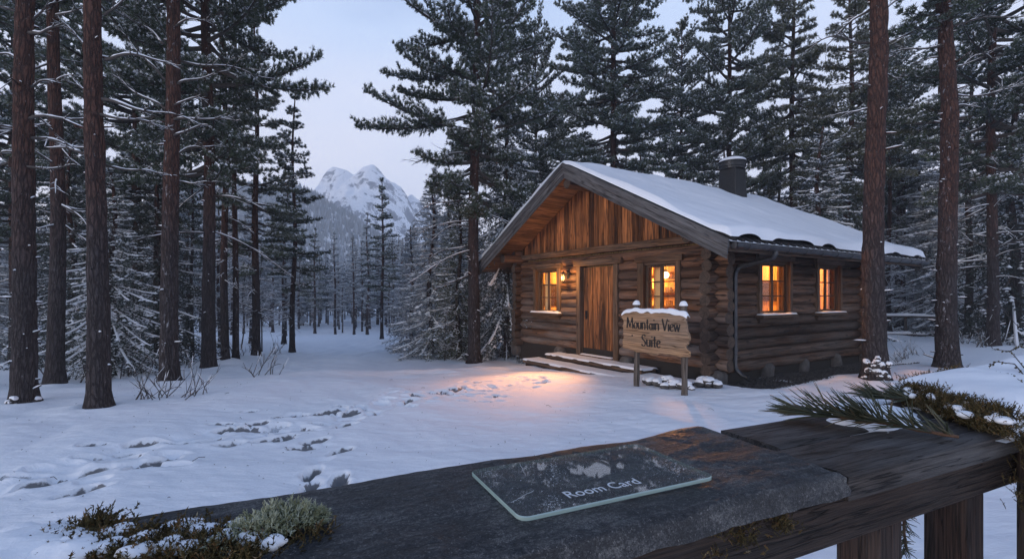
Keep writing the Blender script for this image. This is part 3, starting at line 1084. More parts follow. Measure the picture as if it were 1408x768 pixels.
KINDS = {}     # kind -> (trunk mesh, crown mesh, built height, object name)
def kind(k, meshes, H, name):
    KINDS[k] = (*meshes, H, name)
kind('fg0', pine_meshes('fg0', 101, 17, 7.6, 2.4, .190, dead=0, fine=True, snow=.35), 17, 'pine_tree')
kind('fg1', pine_meshes('fg1', 102, 17, 7.2, 2.2, .165, dead=0, fine=True, snow=.35), 17, 'pine_tree')
kind('fg2', pine_meshes('fg2', 103, 17, 7.9, 2.5, .185, dead=0, fine=True, snow=.35), 17, 'pine_tree')
kind('broad', pine_meshes('broad', 104, 14, 3.9, 3.7, .155, snow=.6, dead=18, density=1.3, fine=True, rad_pow=.45, topel=28), 14, 'pine_tree')
kind('near', pine_meshes('near', 204, 14, 3.7, 3.8, .215, snow=.62, dead=4, dead_lo=.75, density=1.35, fine=True, rad_pow=.45, topel=26), 14, 'pine_tree')
kind('dense', pine_meshes('dense', 105, 15.5, 4.8, 3.1, .17, snow=.62, dead=14, density=1.7, rad_pow=.5, topel=26), 15.5, 'pine_tree')
kind('red', pine_meshes('red', 106, 13, 6.0, 1.9, .17, snow=.45, dead=22, dead_lo=.4), 13, 'pine_tree')
kind('slim', pine_meshes('slim', 107, 10, 4.6, 1.3, .11, snow=.5, dead=24, frost=.6, dead_lo=.3), 10, 'pine_tree')
kind('layer', pine_meshes('layer', 108, 11, 3.0, 1.75, .115, layered=True, cone=True, snow=.6, dead=18, density=1.25, topel=30, dead_lo=.4, frost=.3), 11, 'pine_tree')
kind('olivepine', pine_meshes('olivepine', 109, 13, 4.6, 2.6, .17, snow=.25, dead=10, density=1.4, needle='needle_olive', hang=.22, ln=.14, tuft=26), 13, 'pine_tree')
kind('spruce0', spruce_meshes('spruce0', 111, 4.9, 1.55, .07, .3, snow=1.0, droop=.56, pend=.7), 4.9, 'spruce_tree')
kind('spruce1', spruce_meshes('spruce1', 112, 7.0, 1.7, .09, .5, snow=.75, droop=.52, dens=.8, pend=.9), 7.0, 'spruce_tree')
kind('spruce2', spruce_meshes('spruce2', 113, 5.5, 1.15, .06, .35, snow=.9, needle='needle_frost_haze', droop=.36, dens=.9, frost=True), 5.5, 'spruce_tree')
kind('sprucedark', spruce_meshes('sprucedark', 115, 6.5, 1.8, .09, .2, snow=.22, needle='needle_dark', droop=.5, dens=.85, pend=.9), 6.5, 'spruce_tree')
kind('olive', spruce_meshes('olive', 114, 5.5, 1.2, .06, .3, snow=.45, needle='needle_olive', droop=.36, dens=.9, pend=1.1), 5.5, 'spruce_tree')
for i in range(3):
    kind('far%d' % i, pine_meshes('far%d' % i, 120 + i, 11, (3.2, 3.8, 2.8)[i], (1.35, 1.15, 1.5)[i], .11, layered=i != 1, cone=True, snow=.75, frost=.8, needle='needle_frost_haze', density=1.1, dead=20, topel=20, ln=.14, tuft=14, wd=.024, dead_lo=.3), 11, 'conifer')
    kind('sap%d' % i, sapling_meshes('sap%d' % i, 130 + i, 4.5), 4.5, 'bare_sapling')

def bough_mesh(seed, L, az_el_curve, rad):
    """a bare pine bough with snow lying along it, rooted at its origin and pointing along +X"""
    r = np.random.default_rng(seed)
    el, cur = az_el_curve
    g = G()
    pts = limb_curve(np.zeros(3), 0, el, L, cur, 12, .07, r)
    pts[:, 1] += .05 * L * np.sin(np.linspace(0, 5, 12) + seed)
    pts[:, 2] += .03 * L * np.sin(np.linspace(0, 7, 12) + seed * 2)
    rads = np.linspace(rad, rad * .28, 12)
    g.tube(pts, rads, 8, 0, jitter=.15, seed=seed)
    snow_on(g, pts[1:], rads[1:], r, 1, 1.0, .06)
    for j in range(int(3 + L * 4)):
        k = r.integers(3, 12)
        d = norm(rot_az(norm(pts[k] - pts[k - 1]), r.choice([-1, 1]) * r.uniform(.3, 1.0)) + np.array([0, 0, r.uniform(-.3, .5)]))
        l2 = L * r.uniform(.12, .36)
        q = pts[k] + np.outer(np.linspace(0, 1, 5) * l2, d)
        q[:, 2] += l2 * r.normal(0, .15) * np.linspace(0, 1, 5) ** 2
        rr = np.linspace(rad * .35, .004, 5)
        g.tube(q, rr, 5, 0)
        snow_on(g, q, rr, r, 1, .95, .1)
        for _ in range(2):
            kk = r.integers(1, 5)
            d3 = norm(d + .7 * unit(1, r)[0])
            qq = q[kk] + np.outer(np.linspace(0, 1, 3) * l2 * .4, d3)
            g.tube(qq, [.005, .004, .002], 4, 0)
            snow_on(g, qq, np.full(3, .004), r, 1, 1.0, .2)
    return g.mesh('bough', [M['twig'], M['snow']])

# boughs of the near trunks, read off the photograph: (pixel height on trunk, +1 right / -1 left, length in px, elevation, curve)
BOUGHS = {
    'A': [(48, 1, 75, -6, 0), (20, -1, 60, 25, -.1), (118, 1, 45, 10, -.1), (82, -1, 45, 30, -.3), (165, 1, 80, 10, -.15), (232, 1, 70, 4, -.05), (205, -1, 40, -10, .1), (176, -1, 40, 0, -.2), (190, 1, 90, -5, -.1), (28, 1, 45, 55, -.2)],
    'B': [(72, -1, 48, 42, .1), (78, 1, 85, -3, 0), (135, -1, 36, 38, .1), (140, 1, 90, -8, -.05), (160, 1, 70, -4, -.1), (210, -1, 80, 6, .08), (20, -1, 30, 50, .3), (22, 1, 50, 40, 0), (228, 1, 60, 0, -.1)],
    'C': [(35, 1, 55, 10, -.1), (150, -1, 70, 28, .1), (168, 1, 75, 18, -.25), (188, 1, 60, 30, -.3), (145, 1, 50, 18, -.1), (110, -1, 60, 45, .1), (250, 1, 50, 0, -.05), (80, 1, 90, 2, -.1), (60, -1, 75, 35, 0), (215, 1, 55, 35, -.2), (120, 1, 60, 35, -.2)],
    'D': [(215, -1, 110, 20, -.5), (275, -1, 95, 8, -.45), (335, -1, 100, -8, -.3), (310, -1, 80, 5, -.4), (170, -1, 90, 0, -.1), (380, -1, 60, -5, -.3)],
    'E': [(58, -1, 78, 10, -.25), (10, -1, 60, -35, -.1), (20, 1, 55, 40, 0), (80, 1, 40, 15, .1), (150, -1, 50, 0, -.2), (120, -1, 45, 5, -.1), (100, 1, 25, -40, .3)],
    'F': [(35, 1, 100, 12, -.1), (40, -1, 90, 0, -.15), (130, 1, 110, 10, -.05), (62, -1, 70, -8, 0), (190, 1, 30, 30, -.3), (78, -1, 35, 8, -.3), (150, 1, 60, 20, -.1), (95, 1, 70, 25, 0)],
}

def snow_lump_mesh(seed, n, w, h):
    """bark scales and cone lumps at a trunk's foot, each with a cap of snow"""
    r = np.random.default_rng(seed)
    g = G()
    for i in range(n):
        a = r.uniform(-1.1, 1.1)
        z = h * r.random() ** 1.4
        s = r.uniform(.03, .06)
        c = np.array([math.cos(a) * (w + .02), math.sin(a) * (w + .02), z + .02])
        for m, off, sc in ((0, 0, (1.05, 1.05, .9)), (1, s * .42, (1.08, 1.08, .78))):
            u = np.linspace(0, np.pi, 7)
            v = np.linspace(0, 2 * np.pi, 10)
            U, V = np.meshgrid(u, v, indexing='ij')
            S = np.stack([np.sin(U) * np.cos(V) * sc[0], np.sin(U) * np.sin(V) * sc[1], np.cos(U) * sc[2]], -1) * s
            S = S * (1 + .38 * vnoise(S / s * 1.5 + i * 3.1 + m, seed))[..., None]
            g.grid(S + c + np.array([0, 0, off]), m)
    return g.mesh('snow_lumps', [M['twig'], M['snow']])

def place_trees():
    for t in TREES:
        k = KINDS[t['kind']]
        h = t['h']
        if h is None:            # height from the pixel of its tip
            h = CAMZ + (HY - t['extra']) / F * t['y'] - t['z']
            t['h'] = h
        s = h / k[2]
        lat = t['w'] if t['kind'][:2] in ('fg', 're', 'sl') else s * t['w']
        if t['kind'] in ('broad', 'dense', 'olivepine', 'near'):
            lat = t['w']
        z = zg(t['x'], t['y']) if math.hypot(t['x'], t['y']) < 60 else t['z']
        e = empty(k[3], (t['x'], t['y'], z - .03), t['rz'], (lat, lat, s))
        tag(e, t['label'], {'pine_tree': 'pine', 'spruce_tree': 'spruce', 'conifer': 'conifer', 'bare_sapling': 'sapling'}[k[3]], t['group'])
        link('trunk', k[0], e)
        link('crown', k[1], e)
        rad = {'fg': .26, 'br': .18, 'ne': .24, 're': .17}.get(t['kind'][:2], .1)
        if math.hypot(t['x'], t['y']) < 26:
            TRUNKS.append((t['x'], t['y'], rad * t['w']))
        if isinstance(t['extra'], str):
            d = t['y']
            r0 = {'fg0': .19, 'fg1': .165, 'fg2': .185, 'near': .215}[t['kind']] * t['w']
            for i, (py, sgn, lpx, el, cur) in enumerate(BOUGHS[t['extra']]):
                hz = CAMZ + (HY - py) / F * d - z
                L = lpx / F * d * (.8 if t['extra'] == 'D' else 1.1)
                me = bough_mesh(300 + i * 7 + ord(t['extra']), L, (R(el), cur), .020 if L < .9 else .026)
                o = link('bough', me, e)
                rr = np.random.default_rng(i + ord(t['extra']))
                az = (0 if sgn > 0 else math.pi) + rr.uniform(-.45, .45)
                o.matrix_parent_inverse = Matrix.Identity(4)
                tr = r0 * (1 - hz / h) ** .75
                W = Matrix.Translation((t['x'] + math.cos(az) * tr * .7, t['y'] + math.sin(az) * tr * .7, z + hz)) @ Matrix.Rotation(az, 4, 'Z')
                E = Matrix.LocRotScale(e.location, e.rotation_euler, e.scale)
                o.matrix_basis = E.inverted() @ W
            if t['extra'] in 'AE':
                me = snow_lump_mesh(ord(t['extra']), 26 if t['extra'] == 'E' else 6, r0 * 1.22, .42 if t['extra'] == 'E' else .10)
                o = link('snow_lumps', me, e)
                W = Matrix.Translation((t['x'], t['y'], z)) @ Matrix.Rotation(math.atan2(-t['y'], -t['x']), 4, 'Z')
                E = Matrix.LocRotScale(e.location, e.rotation_euler, e.scale)
                o.matrix_basis = E.inverted() @ W
def build_treeline():
    g = G()
    r = np.random.default_rng(99)
    n = 0
    while n < 1100:
        px = r.uniform(-150, 1560)
        d = math.sqrt(r.uniform(60 ** 2, 135 ** 2))
        x, y, z = at(px, d)
        h = r.uniform(9, 16)
        if 385 < px < 560:
            h = min(h, (CAMZ - z) + (HY - cap_mid(px) - 8) / F * d)
        if h < 3:
            continue
        n += 1
        rad = h * r.uniform(.09, .14)
        tone = r.random()
        b = h * r.uniform(.12, .3)
        g.tube(np.array([[x, y, z - .5], [x, y, z + h * .5]]), [.12, .07], 4, 1, cap=False)
        k = 70
        t = np.sort(r.random(k)) ** .8
        a = r.uniform(0, 6.28, k)
        L = rad * (1 - t) ** .8 * r.uniform(.7, 1.3, k) + .1
        zc = z + b + (h - b) * t
        c, s_ = np.cos(a), np.sin(a)
        w = L * .45
        P0 = np.stack([x + 0 * a, y + 0 * a, zc + .12 * L], -1)
        P1 = np.stack([x + c * L - s_ * w, y + s_ * L + c * w, zc - .35 * L], -1)
        P2 = np.stack([x + c * L + s_ * w, y + s_ * L - c * w, zc - .35 * L], -1)
        P3 = np.stack([x + c * L * .2, y + s_ * L * .2, zc - .75 * L], -1)
        o = g.verts(np.stack([P0, P1, P3, P2], 1).reshape(-1, 3), np.clip(tone + np.repeat(r.normal(0, .25, k), 4), 0, 1))
        g.quads(np.arange(k * 4).reshape(-1, 4) + o, 0)
    m, nt, bs = new_mat('far_conifer')
    q = N(nt)
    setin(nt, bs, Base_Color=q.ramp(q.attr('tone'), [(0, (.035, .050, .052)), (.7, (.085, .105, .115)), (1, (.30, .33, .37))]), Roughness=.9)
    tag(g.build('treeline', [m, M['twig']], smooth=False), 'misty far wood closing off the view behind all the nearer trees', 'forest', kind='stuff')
place_trees()
build_treeline()
build_ground()
build_mountain()

# ------------------------------------------------------------------ cabin
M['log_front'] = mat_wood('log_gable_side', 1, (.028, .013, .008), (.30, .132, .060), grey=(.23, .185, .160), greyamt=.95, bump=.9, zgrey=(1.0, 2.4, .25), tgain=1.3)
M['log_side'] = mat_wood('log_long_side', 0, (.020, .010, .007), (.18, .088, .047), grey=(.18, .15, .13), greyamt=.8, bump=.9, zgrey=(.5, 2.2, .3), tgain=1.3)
M['board_gable'] = mat_wood('gable_board', 2, (.095, .032, .012), (.54, .215, .075), bump=.7, streak=((6, 6, .8), .54, .66), tgain=1.5)
M['door_wood'] = mat_wood('door_board', 2, (.090, .032, .013), (.56, .23, .085), bump=.7, streak=((8, 8, .5), .50, .62))
M['trim_x'] = mat_wood('trim_along_wall', 0, (.045, .026, .016), (.19, .11, .062), grey=(.17, .15, .135), greyamt=.5)
M['trim_y'] = mat_wood('trim_across', 1, (.055, .028, .015), (.24, .125, .062), grey=(.17, .145, .125), greyamt=.4)
M['trim_z'] = mat_wood('trim_upright', 2, (.050, .028, .016), (.22, .12, .062), grey=(.16, .14, .12), greyamt=.4)
M['barge'] = mat_wood('grey_bargeboard', 1, dark=(.045, .043, .045), light=(.150, .145, .148), grey=(.18, .175, .175), greyamt=.6, bump=.5, tilt=-.49)
M['barge_far'] = mat_wood('grey_bargeboard_far', 1, (.045, .043, .045), (.150, .145, .148), grey=(.18, .175, .175), greyamt=.6, bump=.5, tilt=.49)
M['soffit'] = mat_wood('soffit_board', 0, (.075, .036, .018), (.30, .15, .070), bump=.4)
M['log_end'] = None
def mat_logend():
    m, nt, bs = new_mat('log_end_grain')
    n = N(nt)
    rad = n.attr('rad')
    nz = n.noise(n.coord(), 9, 4, .6)
    w = n.math('SINE', n.math('MULTIPLY_ADD', rad, 42.0, n.math('MULTIPLY', nz, 7.0)))
    f = n.math('MULTIPLY_ADD', w, .25, n.math('MULTIPLY', nz, .9))
    col = n.ramp(f, [(.2, (.030, .020, .015)), (.8, (.120, .080, .056))])
    cr = n.node('ShaderNodeTexVoronoi', {'Vector': n.coord(), 'Scale': 9.0}, feature='DISTANCE_TO_EDGE').outputs[0]
    col = n.mix(n.ramp(cr, [(0, (1,) * 3), (.05, (0,) * 3)]), col, (.012, .009, .008))
    setin(nt, bs, Base_Color=col, Roughness=.9, Normal=n.bump(f, .6, .006))
    return m
M['log_end'] = mat_logend()
M['chink'] = mat_plain('dark_chinking', (.020, .016, .013), .95)
M['inner'] = mat_wood('interior_board', 2, (.42, .25, .10), (.74, .52, .25), scale=.8, bump=.2)
M['metal'] = mat_plain('dark_metal', (.030, .032, .036), .45, .6, noise=.3, nscale=14)
M['gutter'] = mat_plain('grey_gutter_metal', (.070, .072, .078), .4, .7, noise=.3, nscale=10)
M['tile'] = mat_plain('dark_roofing', (.022, .022, .025), .8, noise=.3, nscale=12, bump=.4)
M['stone'] = mat_plain('foundation_stone', (.075, .068, .064), .9, noise=.5, nscale=7, bump=.7, bdist=.02)
M['frame'] = mat_wood('sash_paint', 2, (.055, .036, .024), (.13, .088, .058), scale=.8, bump=.15)
M['curtain'] = mat_plain('curtain_cloth', (.80, .56, .26), .9)

def mat_glass(name, tint=(1, 1, 1), extra=0.0):
    m = bpy.data.materials.new(name)
    m.use_nodes = True
    nt = m.node_tree
    nt.nodes.clear()
    n = N(nt)
    fr = n.math('MULTIPLY', n.math('ADD', n.node('ShaderNodeFresnel', {'IOR': 1.5}).outputs[0], extra), n.math('SUBTRACT', 1.0, n.node('ShaderNodeNewGeometry').outputs['Backfacing']))
    tr = n.node('ShaderNodeBsdfTransparent', {'Color': (*tint, 1)})
    gl = n.node('ShaderNodeBsdfGlossy', {'Roughness': .02})
    mx = n.node('ShaderNodeMixShader', {0: fr, 1: tr.outputs[0], 2: gl.outputs[0]})
    if extra:      # lavender diffuse put into the glass in place of pale reflections
        df = n.node('ShaderNodeBsdfDiffuse', {'Color': (.66, .64, .68, 1)})
        mx = n.node('ShaderNodeMixShader', {0: .045, 1: mx.outputs[0], 2: df.outputs[0]})
    o = n.node('ShaderNodeOutputMaterial', {'Surface': mx.outputs[0]})
    return m
M['glass'] = mat_glass('window_glass')

def emit(name, col, st):
    m = bpy.data.materials.new(name)
    m.use_nodes = True
    nt = m.node_tree
    nt.nodes.clear()
    n = N(nt)
    e = n.node('ShaderNodeEmission', {'Color': (*col, 1), 'Strength': st})
    n.node('ShaderNodeOutputMaterial', {'Surface': e.outputs[0]})
    return m

def roof_s(y):                      # snow-free top line of the roofing at across-position y
    return 4.86 - .514 * abs(y - YC)

ZB, PITCH = .30, .225               # first course centre, course height
FRONT_OPEN = [(.90, 1.76, 1.24, 2.33), (2.70, 3.90, 0, 2.38), (4.90, 5.90, 1.16, 2.36)]      # y0 y1 z0 z1
SIDE_OPEN = [(1.42, 2.50, 1.25, 2.34), (3.80, 4.80, 1.25, 2.34)]

cabin = empty('log_cabin', (CC[0], CC[1], 0), CROT)
tag(cabin, 'weathered log cabin with snowy roof and warmly lit windows', 'cabin')

def log(g, p0, p1, r, seed, tone, m=0, me=1):
    L = np.linalg.norm(np.subtract(p1, p0))
    n = max(3, int(L / .16))
    s = np.linspace(0, 1, n)[:, None]
    P = np.asarray(p0, float) * (1 - s) + np.asarray(p1, float) * s
    P[:, 2] += .006 * np.sin(np.linspace(0, 4, n) + seed)
    rr = r * (1 + .035 * vnoise(p3(np.arange(n) * .35, np.full(n, seed * 7.7)), 70))
    g.tube(P, rr, 16, m, tone=tone, capm=me, jitter=.085, seed=seed)

def log_wall(name, axis, length, opens, pos, mat, ext=.27, zoff=0.0, ncourse=11):
    g = G()
    for i in range(ncourse):
        z = ZB + zoff + PITCH * i
        e0, e1 = -ext + random.uniform(-.03, .03), length + ext + random.uniform(-.03, .03)
        cuts = [(e0, e1)]
        for (a, b, z0, z1) in opens:
            if z + PITCH * .42 > z0 and z - PITCH * .42 < z1:
                a2, b2 = a - .03, b + .03
                cuts = [q for (c, d) in cuts for q in ((c, min(d, a2)), (max(c, b2), d)) if q[1] - q[0] > .05]
        tone = random.uniform(.15, .85)
        r = .1145 + random.uniform(-.002, .006)
        off = random.uniform(-.012, .012)
        for (a, b) in cuts:
            if axis == 'y':
                log(g, (pos + off, a, z), (pos + off, b, z), r, i + int(a * 10), tone)
            else:
                log(g, (a, pos + off, z), (b, pos + off, z), r, 40 + i + int(a * 10), tone)
    return g.build(name, [mat, M['log_end']], cabin)
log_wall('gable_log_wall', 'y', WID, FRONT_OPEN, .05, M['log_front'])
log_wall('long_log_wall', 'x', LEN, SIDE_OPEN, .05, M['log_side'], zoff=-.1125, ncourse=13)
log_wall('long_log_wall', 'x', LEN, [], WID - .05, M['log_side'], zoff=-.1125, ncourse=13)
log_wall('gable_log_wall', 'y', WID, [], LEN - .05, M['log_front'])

# inner walls, floor and ceiling: a closed, lit room
def panel(g, axis, pos, th, a0, a1, z0, z1, opens):
    """wall slab pieces round the openings"""
    xs = sorted({a0, a1, *[o[0] for o in opens], *[o[1] for o in opens]})
    for a, b in zip(xs[:-1], xs[1:]):
        mid = (a + b) / 2
        ins = [o for o in opens if o[0] < mid < o[1]]
        segs = [(z0, z1)] if not ins else [(z0, max(z0, ins[0][2])), (min(z1, ins[0][3]), z1)]
        for (c, d) in segs:
            if d - c > .01:
                if axis == 'y':
                    g.box((pos, a, c), (pos + th, b, d))
                else:
                    g.box((a, pos, c), (b, pos + th, d))
g = G()
panel(g, 'y', .145, .05, .12, WID - .12, .05, 2.95, [o for o in FRONT_OPEN if o[2] > .1])
panel(g, 'x', .145, .05, .20, LEN - .2, .05, 2.95, SIDE_OPEN)
g.box((.20, WID - .20, .05), (LEN - .2, WID - .15, 2.95))
g.box((LEN - .20, .2, .05), (LEN - .15, WID - .2, 2.95))
g.box((.15, .15, .0), (LEN - .15, WID - .15, .05))
g.box((.15, .15, 2.95), (LEN - .15, WID - .15, 3.0))
g.box((.21, 2.45, .06), (LEN - .21, 2.52, 2.94), tone=.3)
g.box((3.3, .2, .06), (3.37, 2.445, 2.94), tone=.6)
g.build('inner_wall', M['inner'], cabin, smooth=False)

g = G()
for z in (1.35, 1.70, 2.05):
    g.box((.9, 2.25, z), (2.4, 2.448, z + .03), tone=.1)
    for q in range(7):
        x = 1.0 + q * .19 + random.uniform(-.04, .04)
        g.tube(np.array([[x, 2.34, z + .03], [x, 2.34, z + random.uniform(.10, .2)]]), random.uniform(.03, .05), 8, tone=random.uniform(0, .8))
g.box((3.22, .5, 1.5), (3.298, 1.0, 2.0), tone=.0)
g.box((.7, 6.62, 1.3), (1.3, 6.668, 2.0), tone=.0)
g.box((5.1, 2.40, 1.4), (5.7, 2.448, 2.0), tone=.0)
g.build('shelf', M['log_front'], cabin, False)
# gable: tie beam, upright boards, rear gable
g = G()
g.box((-.10, .10, 2.70), (.14, WID - .10, 2.86), tone=.5)
o = g.build('tie_beam', M['trim_y'], cabin, False, .02)
def gable_boards(x0, out, name):
    g = G()
    y = .02
    while y < WID - .02:
        w = random.uniform(.13, .20)
        y1 = min(y + w, WID - .02)
        for k, (ya, yb, xo) in enumerate([(y, y1 - .012, 0)]):
            za = roof_s(ya) - .17
            zb = roof_s(yb) - .17
            top = min(za, zb)
            dep = random.uniform(.0, .018)
            if top > 2.90:
                v = np.array([[x0 + out * dep, ya, 2.84], [x0 + out * dep, yb, 2.84], [x0 + out * dep, yb, zb], [x0 + out * dep, ya, za],
                              [x0 - out * .04, ya, 2.84], [x0 - out * .04, yb, 2.84], [x0 - out * .04, yb, zb], [x0 - out * .04, ya, za]])
                b = g.verts(v, random.uniform(0, 1))
                g.quads(np.array([(0, 3, 2, 1), (4, 5, 6, 7), (0, 1, 5, 4), (1, 2, 6, 5), (2, 3, 7, 6), (3, 0, 4, 7)]) + b)
        y = y1
    # battens over the joints
    o = g.build(name, M['board_gable'], cabin, False, .006)
    me = o.data
    return o
gable_boards(-.02, -1, 'gable_board_wall')
gable_boards(LEN + .02, 1, 'gable_board_wall')
g = G()
g.box((.03, .15, 2.86), (.06, WID - .15, 3.0))
v = np.array([[.03, .05, 2.84], [.03, WID - .05, 2.84], [.03, YC, roof_s(YC) - .2], [LEN - .03, .05, 2.84], [LEN - .03, WID - .05, 2.84], [LEN - .03, YC, roof_s(YC) - .2]])
b = g.verts(v)
g.tris(np.array([(0, 2, 1), (3, 4, 5)]) + b)
g.build('gable_backing', M['chink'], cabin, False)

# foundation stones and sill darkness
for (px_, py_) in [(-.12, -.1), (-.12, 2.2), (-.12, 4.7), (-.1, WID + .05), (1.6, -.06), (3.1, -.02), (4.6, -.06), (LEN, -.1), (LEN, WID)]:
    g = G()
    u = np.linspace(0, np.pi, 9)
    v = np.linspace(0, 2 * np.pi, 13)
    U, V = np.meshgrid(u, v, indexing='ij')
    S = np.stack([np.sin(U) * np.cos(V), np.sin(U) * np.sin(V), np.cos(U)], -1)
    S = np.sign(S) * np.abs(S) ** .6
    S = S * np.array([.17, .20, .24]) * (1 + .15 * vnoise(S * 1.7 + px_ * 3 + py_, 77))[..., None]
    g.grid(S + np.array([px_ + .1, py_ + .1, -.02]))
    g.build('foundation_stone', M['stone'], cabin)

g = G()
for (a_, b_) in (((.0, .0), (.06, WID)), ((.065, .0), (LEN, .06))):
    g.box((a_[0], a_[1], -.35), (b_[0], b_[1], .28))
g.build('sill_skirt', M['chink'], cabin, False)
# roof
RX0, RX1, RHW = -1.02, 7.33, 4.35
def slope_quad(g, x0, x1, off0, off1, ya, yb, m=0, tone=.5):
    """slab between two offsets below the roof line, from across-position ya to yb on one slope"""
    v = []
    for x in (x0, x1):
        for y in (ya, yb):
            for of in (off0, off1):
                v.append((x, y, roof_s(y) + of))
    b = g.verts(np.array(v), tone)
    g.quads(np.array([(0, 2, 3, 1), (4, 5, 7, 6), (0, 1, 5, 4), (2, 6, 7, 3), (0, 4, 6, 2), (1, 3, 7, 5)]) + b, m)
g = G()
for sgn in (-1, 1):
    n = 26
    ys = np.linspace(0, RHW - .03, n + 1)
    for a, b_ in zip(ys[:-1], ys[1:]):
        slope_quad(g, RX0 + .04, RX1 - .04, -.16, -.12, YC + sgn * (a + .004), YC + sgn * b_, tone=random.uniform(.2, .9))
g.build('roof_deck', M['soffit'], cabin, False)
g = G()
for sgn in (-1, 1):
    slope_quad(g, RX0 + .01, RX1 - .01, -.115, -.03, YC, YC + sgn * RHW)
    # pantile noses along the eave
    for x in np.arange(RX0 + .12, RX1 - .05, .235):
        y0, y1 = YC + sgn * (RHW - .5), YC + sgn * (RHW + .06)
        g.tube(np.array([[x, y0, roof_s(y0) - .03], [x, y1, roof_s(y1) - .045]]), [.050, .052], 8, 0)
roof = g.build('roof', M['tile'], cabin, False)
# snow blanket on the roof
g = G()
nx, ny = 190, 150
us = np.linspace(RX0 - .03, RX1 + .03, nx)
vs = np.linspace(-RHW - .08, RHW + .08, ny)
U, V = np.meshgrid(us, vs, indexing='ij')
th = .14 + .048 * fbm(p3(U * .9, V * .9), 3, 81) + .010 * vnoise(p3(U * 4, V * 4), 83)
edge = np.minimum(np.minimum(U - us[0], us[-1] - U) / .05 + .25, (RHW + .08 - np.abs(V)) / .12)
edge = edge + .12 * vnoise(p3(U * 2.2, V * 5), 84) * (edge < 1.2) * ((RHW - np.abs(V)) < .25)
edge[0] = edge[-1] = 0
th = th * np.sqrt(np.clip(1 - (1 - np.clip(edge, 0, 1)) ** 2, 0, 1))
th = th + .05 * np.exp(-((RHW - np.abs(V)) / .30) ** 2) * (1 + .6 * vnoise(p3(U * 1.7, V * 0), 86)) - .09 * np.exp(-(np.hypot(U - 5.35, V + .30) / .55) ** 2)
th = np.maximum(th, .03)
ridge = .05 * np.exp(-(V / .18) ** 2)
Zt = roof_s(YC + V) - ridge + th - .02
top = np.stack([U, YC + V, Zt], -1)
g.grid(top)
bot = top.copy()
bot[..., 2] = roof_s(YC + V) - .045 - ridge * 1.2
b = g.n
g.grid(bot[:, ::-1])
g.build('roof_snow', M['snow'], roof)

# bargeboards: three stepped boards on each slope, front and rear
for xx, sg in ((RX0, -1), (RX1, 1)):
    for sgn in (-1, 1):
        g = G()
        for k, (x_in, x_out, o0, o1) in enumerate([(0.0, .045, -.02, -.175), (-.005, .020, -.158, -.295), (-.035, -.008, -.28, -.385)]):
            xa, xb = xx + sg * x_in, xx + sg * x_out
            end = RHW + .04 - .03 * k
            slope_quad(g, min(xa, xb), max(xa, xb), o1, o0, YC, YC + sgn * end, tone=random.uniform(.3, .8))
        g.build('bargeboard', M['barge' if sgn < 0 else 'barge_far'], cabin, False, .006)
# ridge log, purlin logs and wall-plate logs under the overhang
for (y, r) in [(YC, .13), (.12, .125), (WID - .12, .125)]:
    z = roof_s(y) - .50 if y == YC else 2.745
    for (xa, xb) in ((RX0 + (.10 if y == YC else .30), .2), (LEN - .2, RX1 - .12)):
        g = G()
        log(g, (xa, y, z), (xb, y, z), r, int(y * 9) + int(xa), .7)
        g.build('purlin', [M['log_side'], M['log_end']], cabin)
# eave fascia and rafter tails along both long sides
for sgn in (-1, 1):
    g = G()
    y = YC + sgn * (RHW - .03)
    g.box((RX0 + .05, y, roof_s(y) - .26), (RX1 - .05, y + sgn * .03, roof_s(y) - .10), tone=.5)
    g.build('eave_board', M['trim_x'], cabin, False, .005)
# gutter along the near eave
g = G()
yg = YC - RHW - .085
zg_ = roof_s(YC - RHW) - .13
a = np.linspace(np.pi, 2 * np.pi, 9)
xs = np.linspace(RX0 + .06, RX1 + .02, 12)
P = np.array([[[x, yg + .075 * math.cos(t), zg_ + .075 * math.sin(t)] for t in a] for x in xs])
Q = np.array([[[x, yg + .068 * math.cos(t), zg_ + .068 * math.sin(t)] for t in a[::-1]] for x in xs])
g.grid(P)
g.grid(Q)
for x in (xs[0], xs[-1]):
    g.tube(np.array([[x - .004, yg, zg_ - .022], [x + .004, yg, zg_ - .022]]), [.055, .055], 10)
g.tube(np.array([[x, yg - .075, zg_ + .002] for x in xs]), .012, 6)
for x in np.arange(RX0 + .4, RX1, .62):
    g.tube(np.array([[x, yg + .075 * math.cos(t) * 1.05, zg_ + .075 * math.sin(t) * 1.05] for t in a]), .008, 4)
g.build('gutter', M['gutter'], cabin)
g = G()
xd = .28
pp = [(xd, yg, zg_ - .06), (xd, yg, zg_ - .12), (xd + .02, yg + .06, zg_ - .19), (xd + .06, -.26, 2.19), (xd + .07, -.19, 2.10), (xd + .07, -.17, 2.0), (xd + .07, -.17, .30), (xd + .07, -.19, .20), (xd + .09, -.30, .10), (xd + .10, -.42, .06)]
P = []
for p, q in zip(pp[:-1], pp[1:]):
    for s in np.linspace(0, 1, 5)[:-1]:
        P.append([a_ + (b_ - a_) * s for a_, b_ in zip(p, q)])
P.append(pp[-1])
g.tube(np.array(P), .043, 12)
for z in (1.9, 1.2, .55):
    g.tube(np.array([[xd + .07, -.17, z], [xd + .07, -.17, z + .04]]), .052, 12)
    g.box((xd + .055, -.17, z + .01), (xd + .085, -.05, z + .03))
g.build('downspout', M['gutter'], cabin)

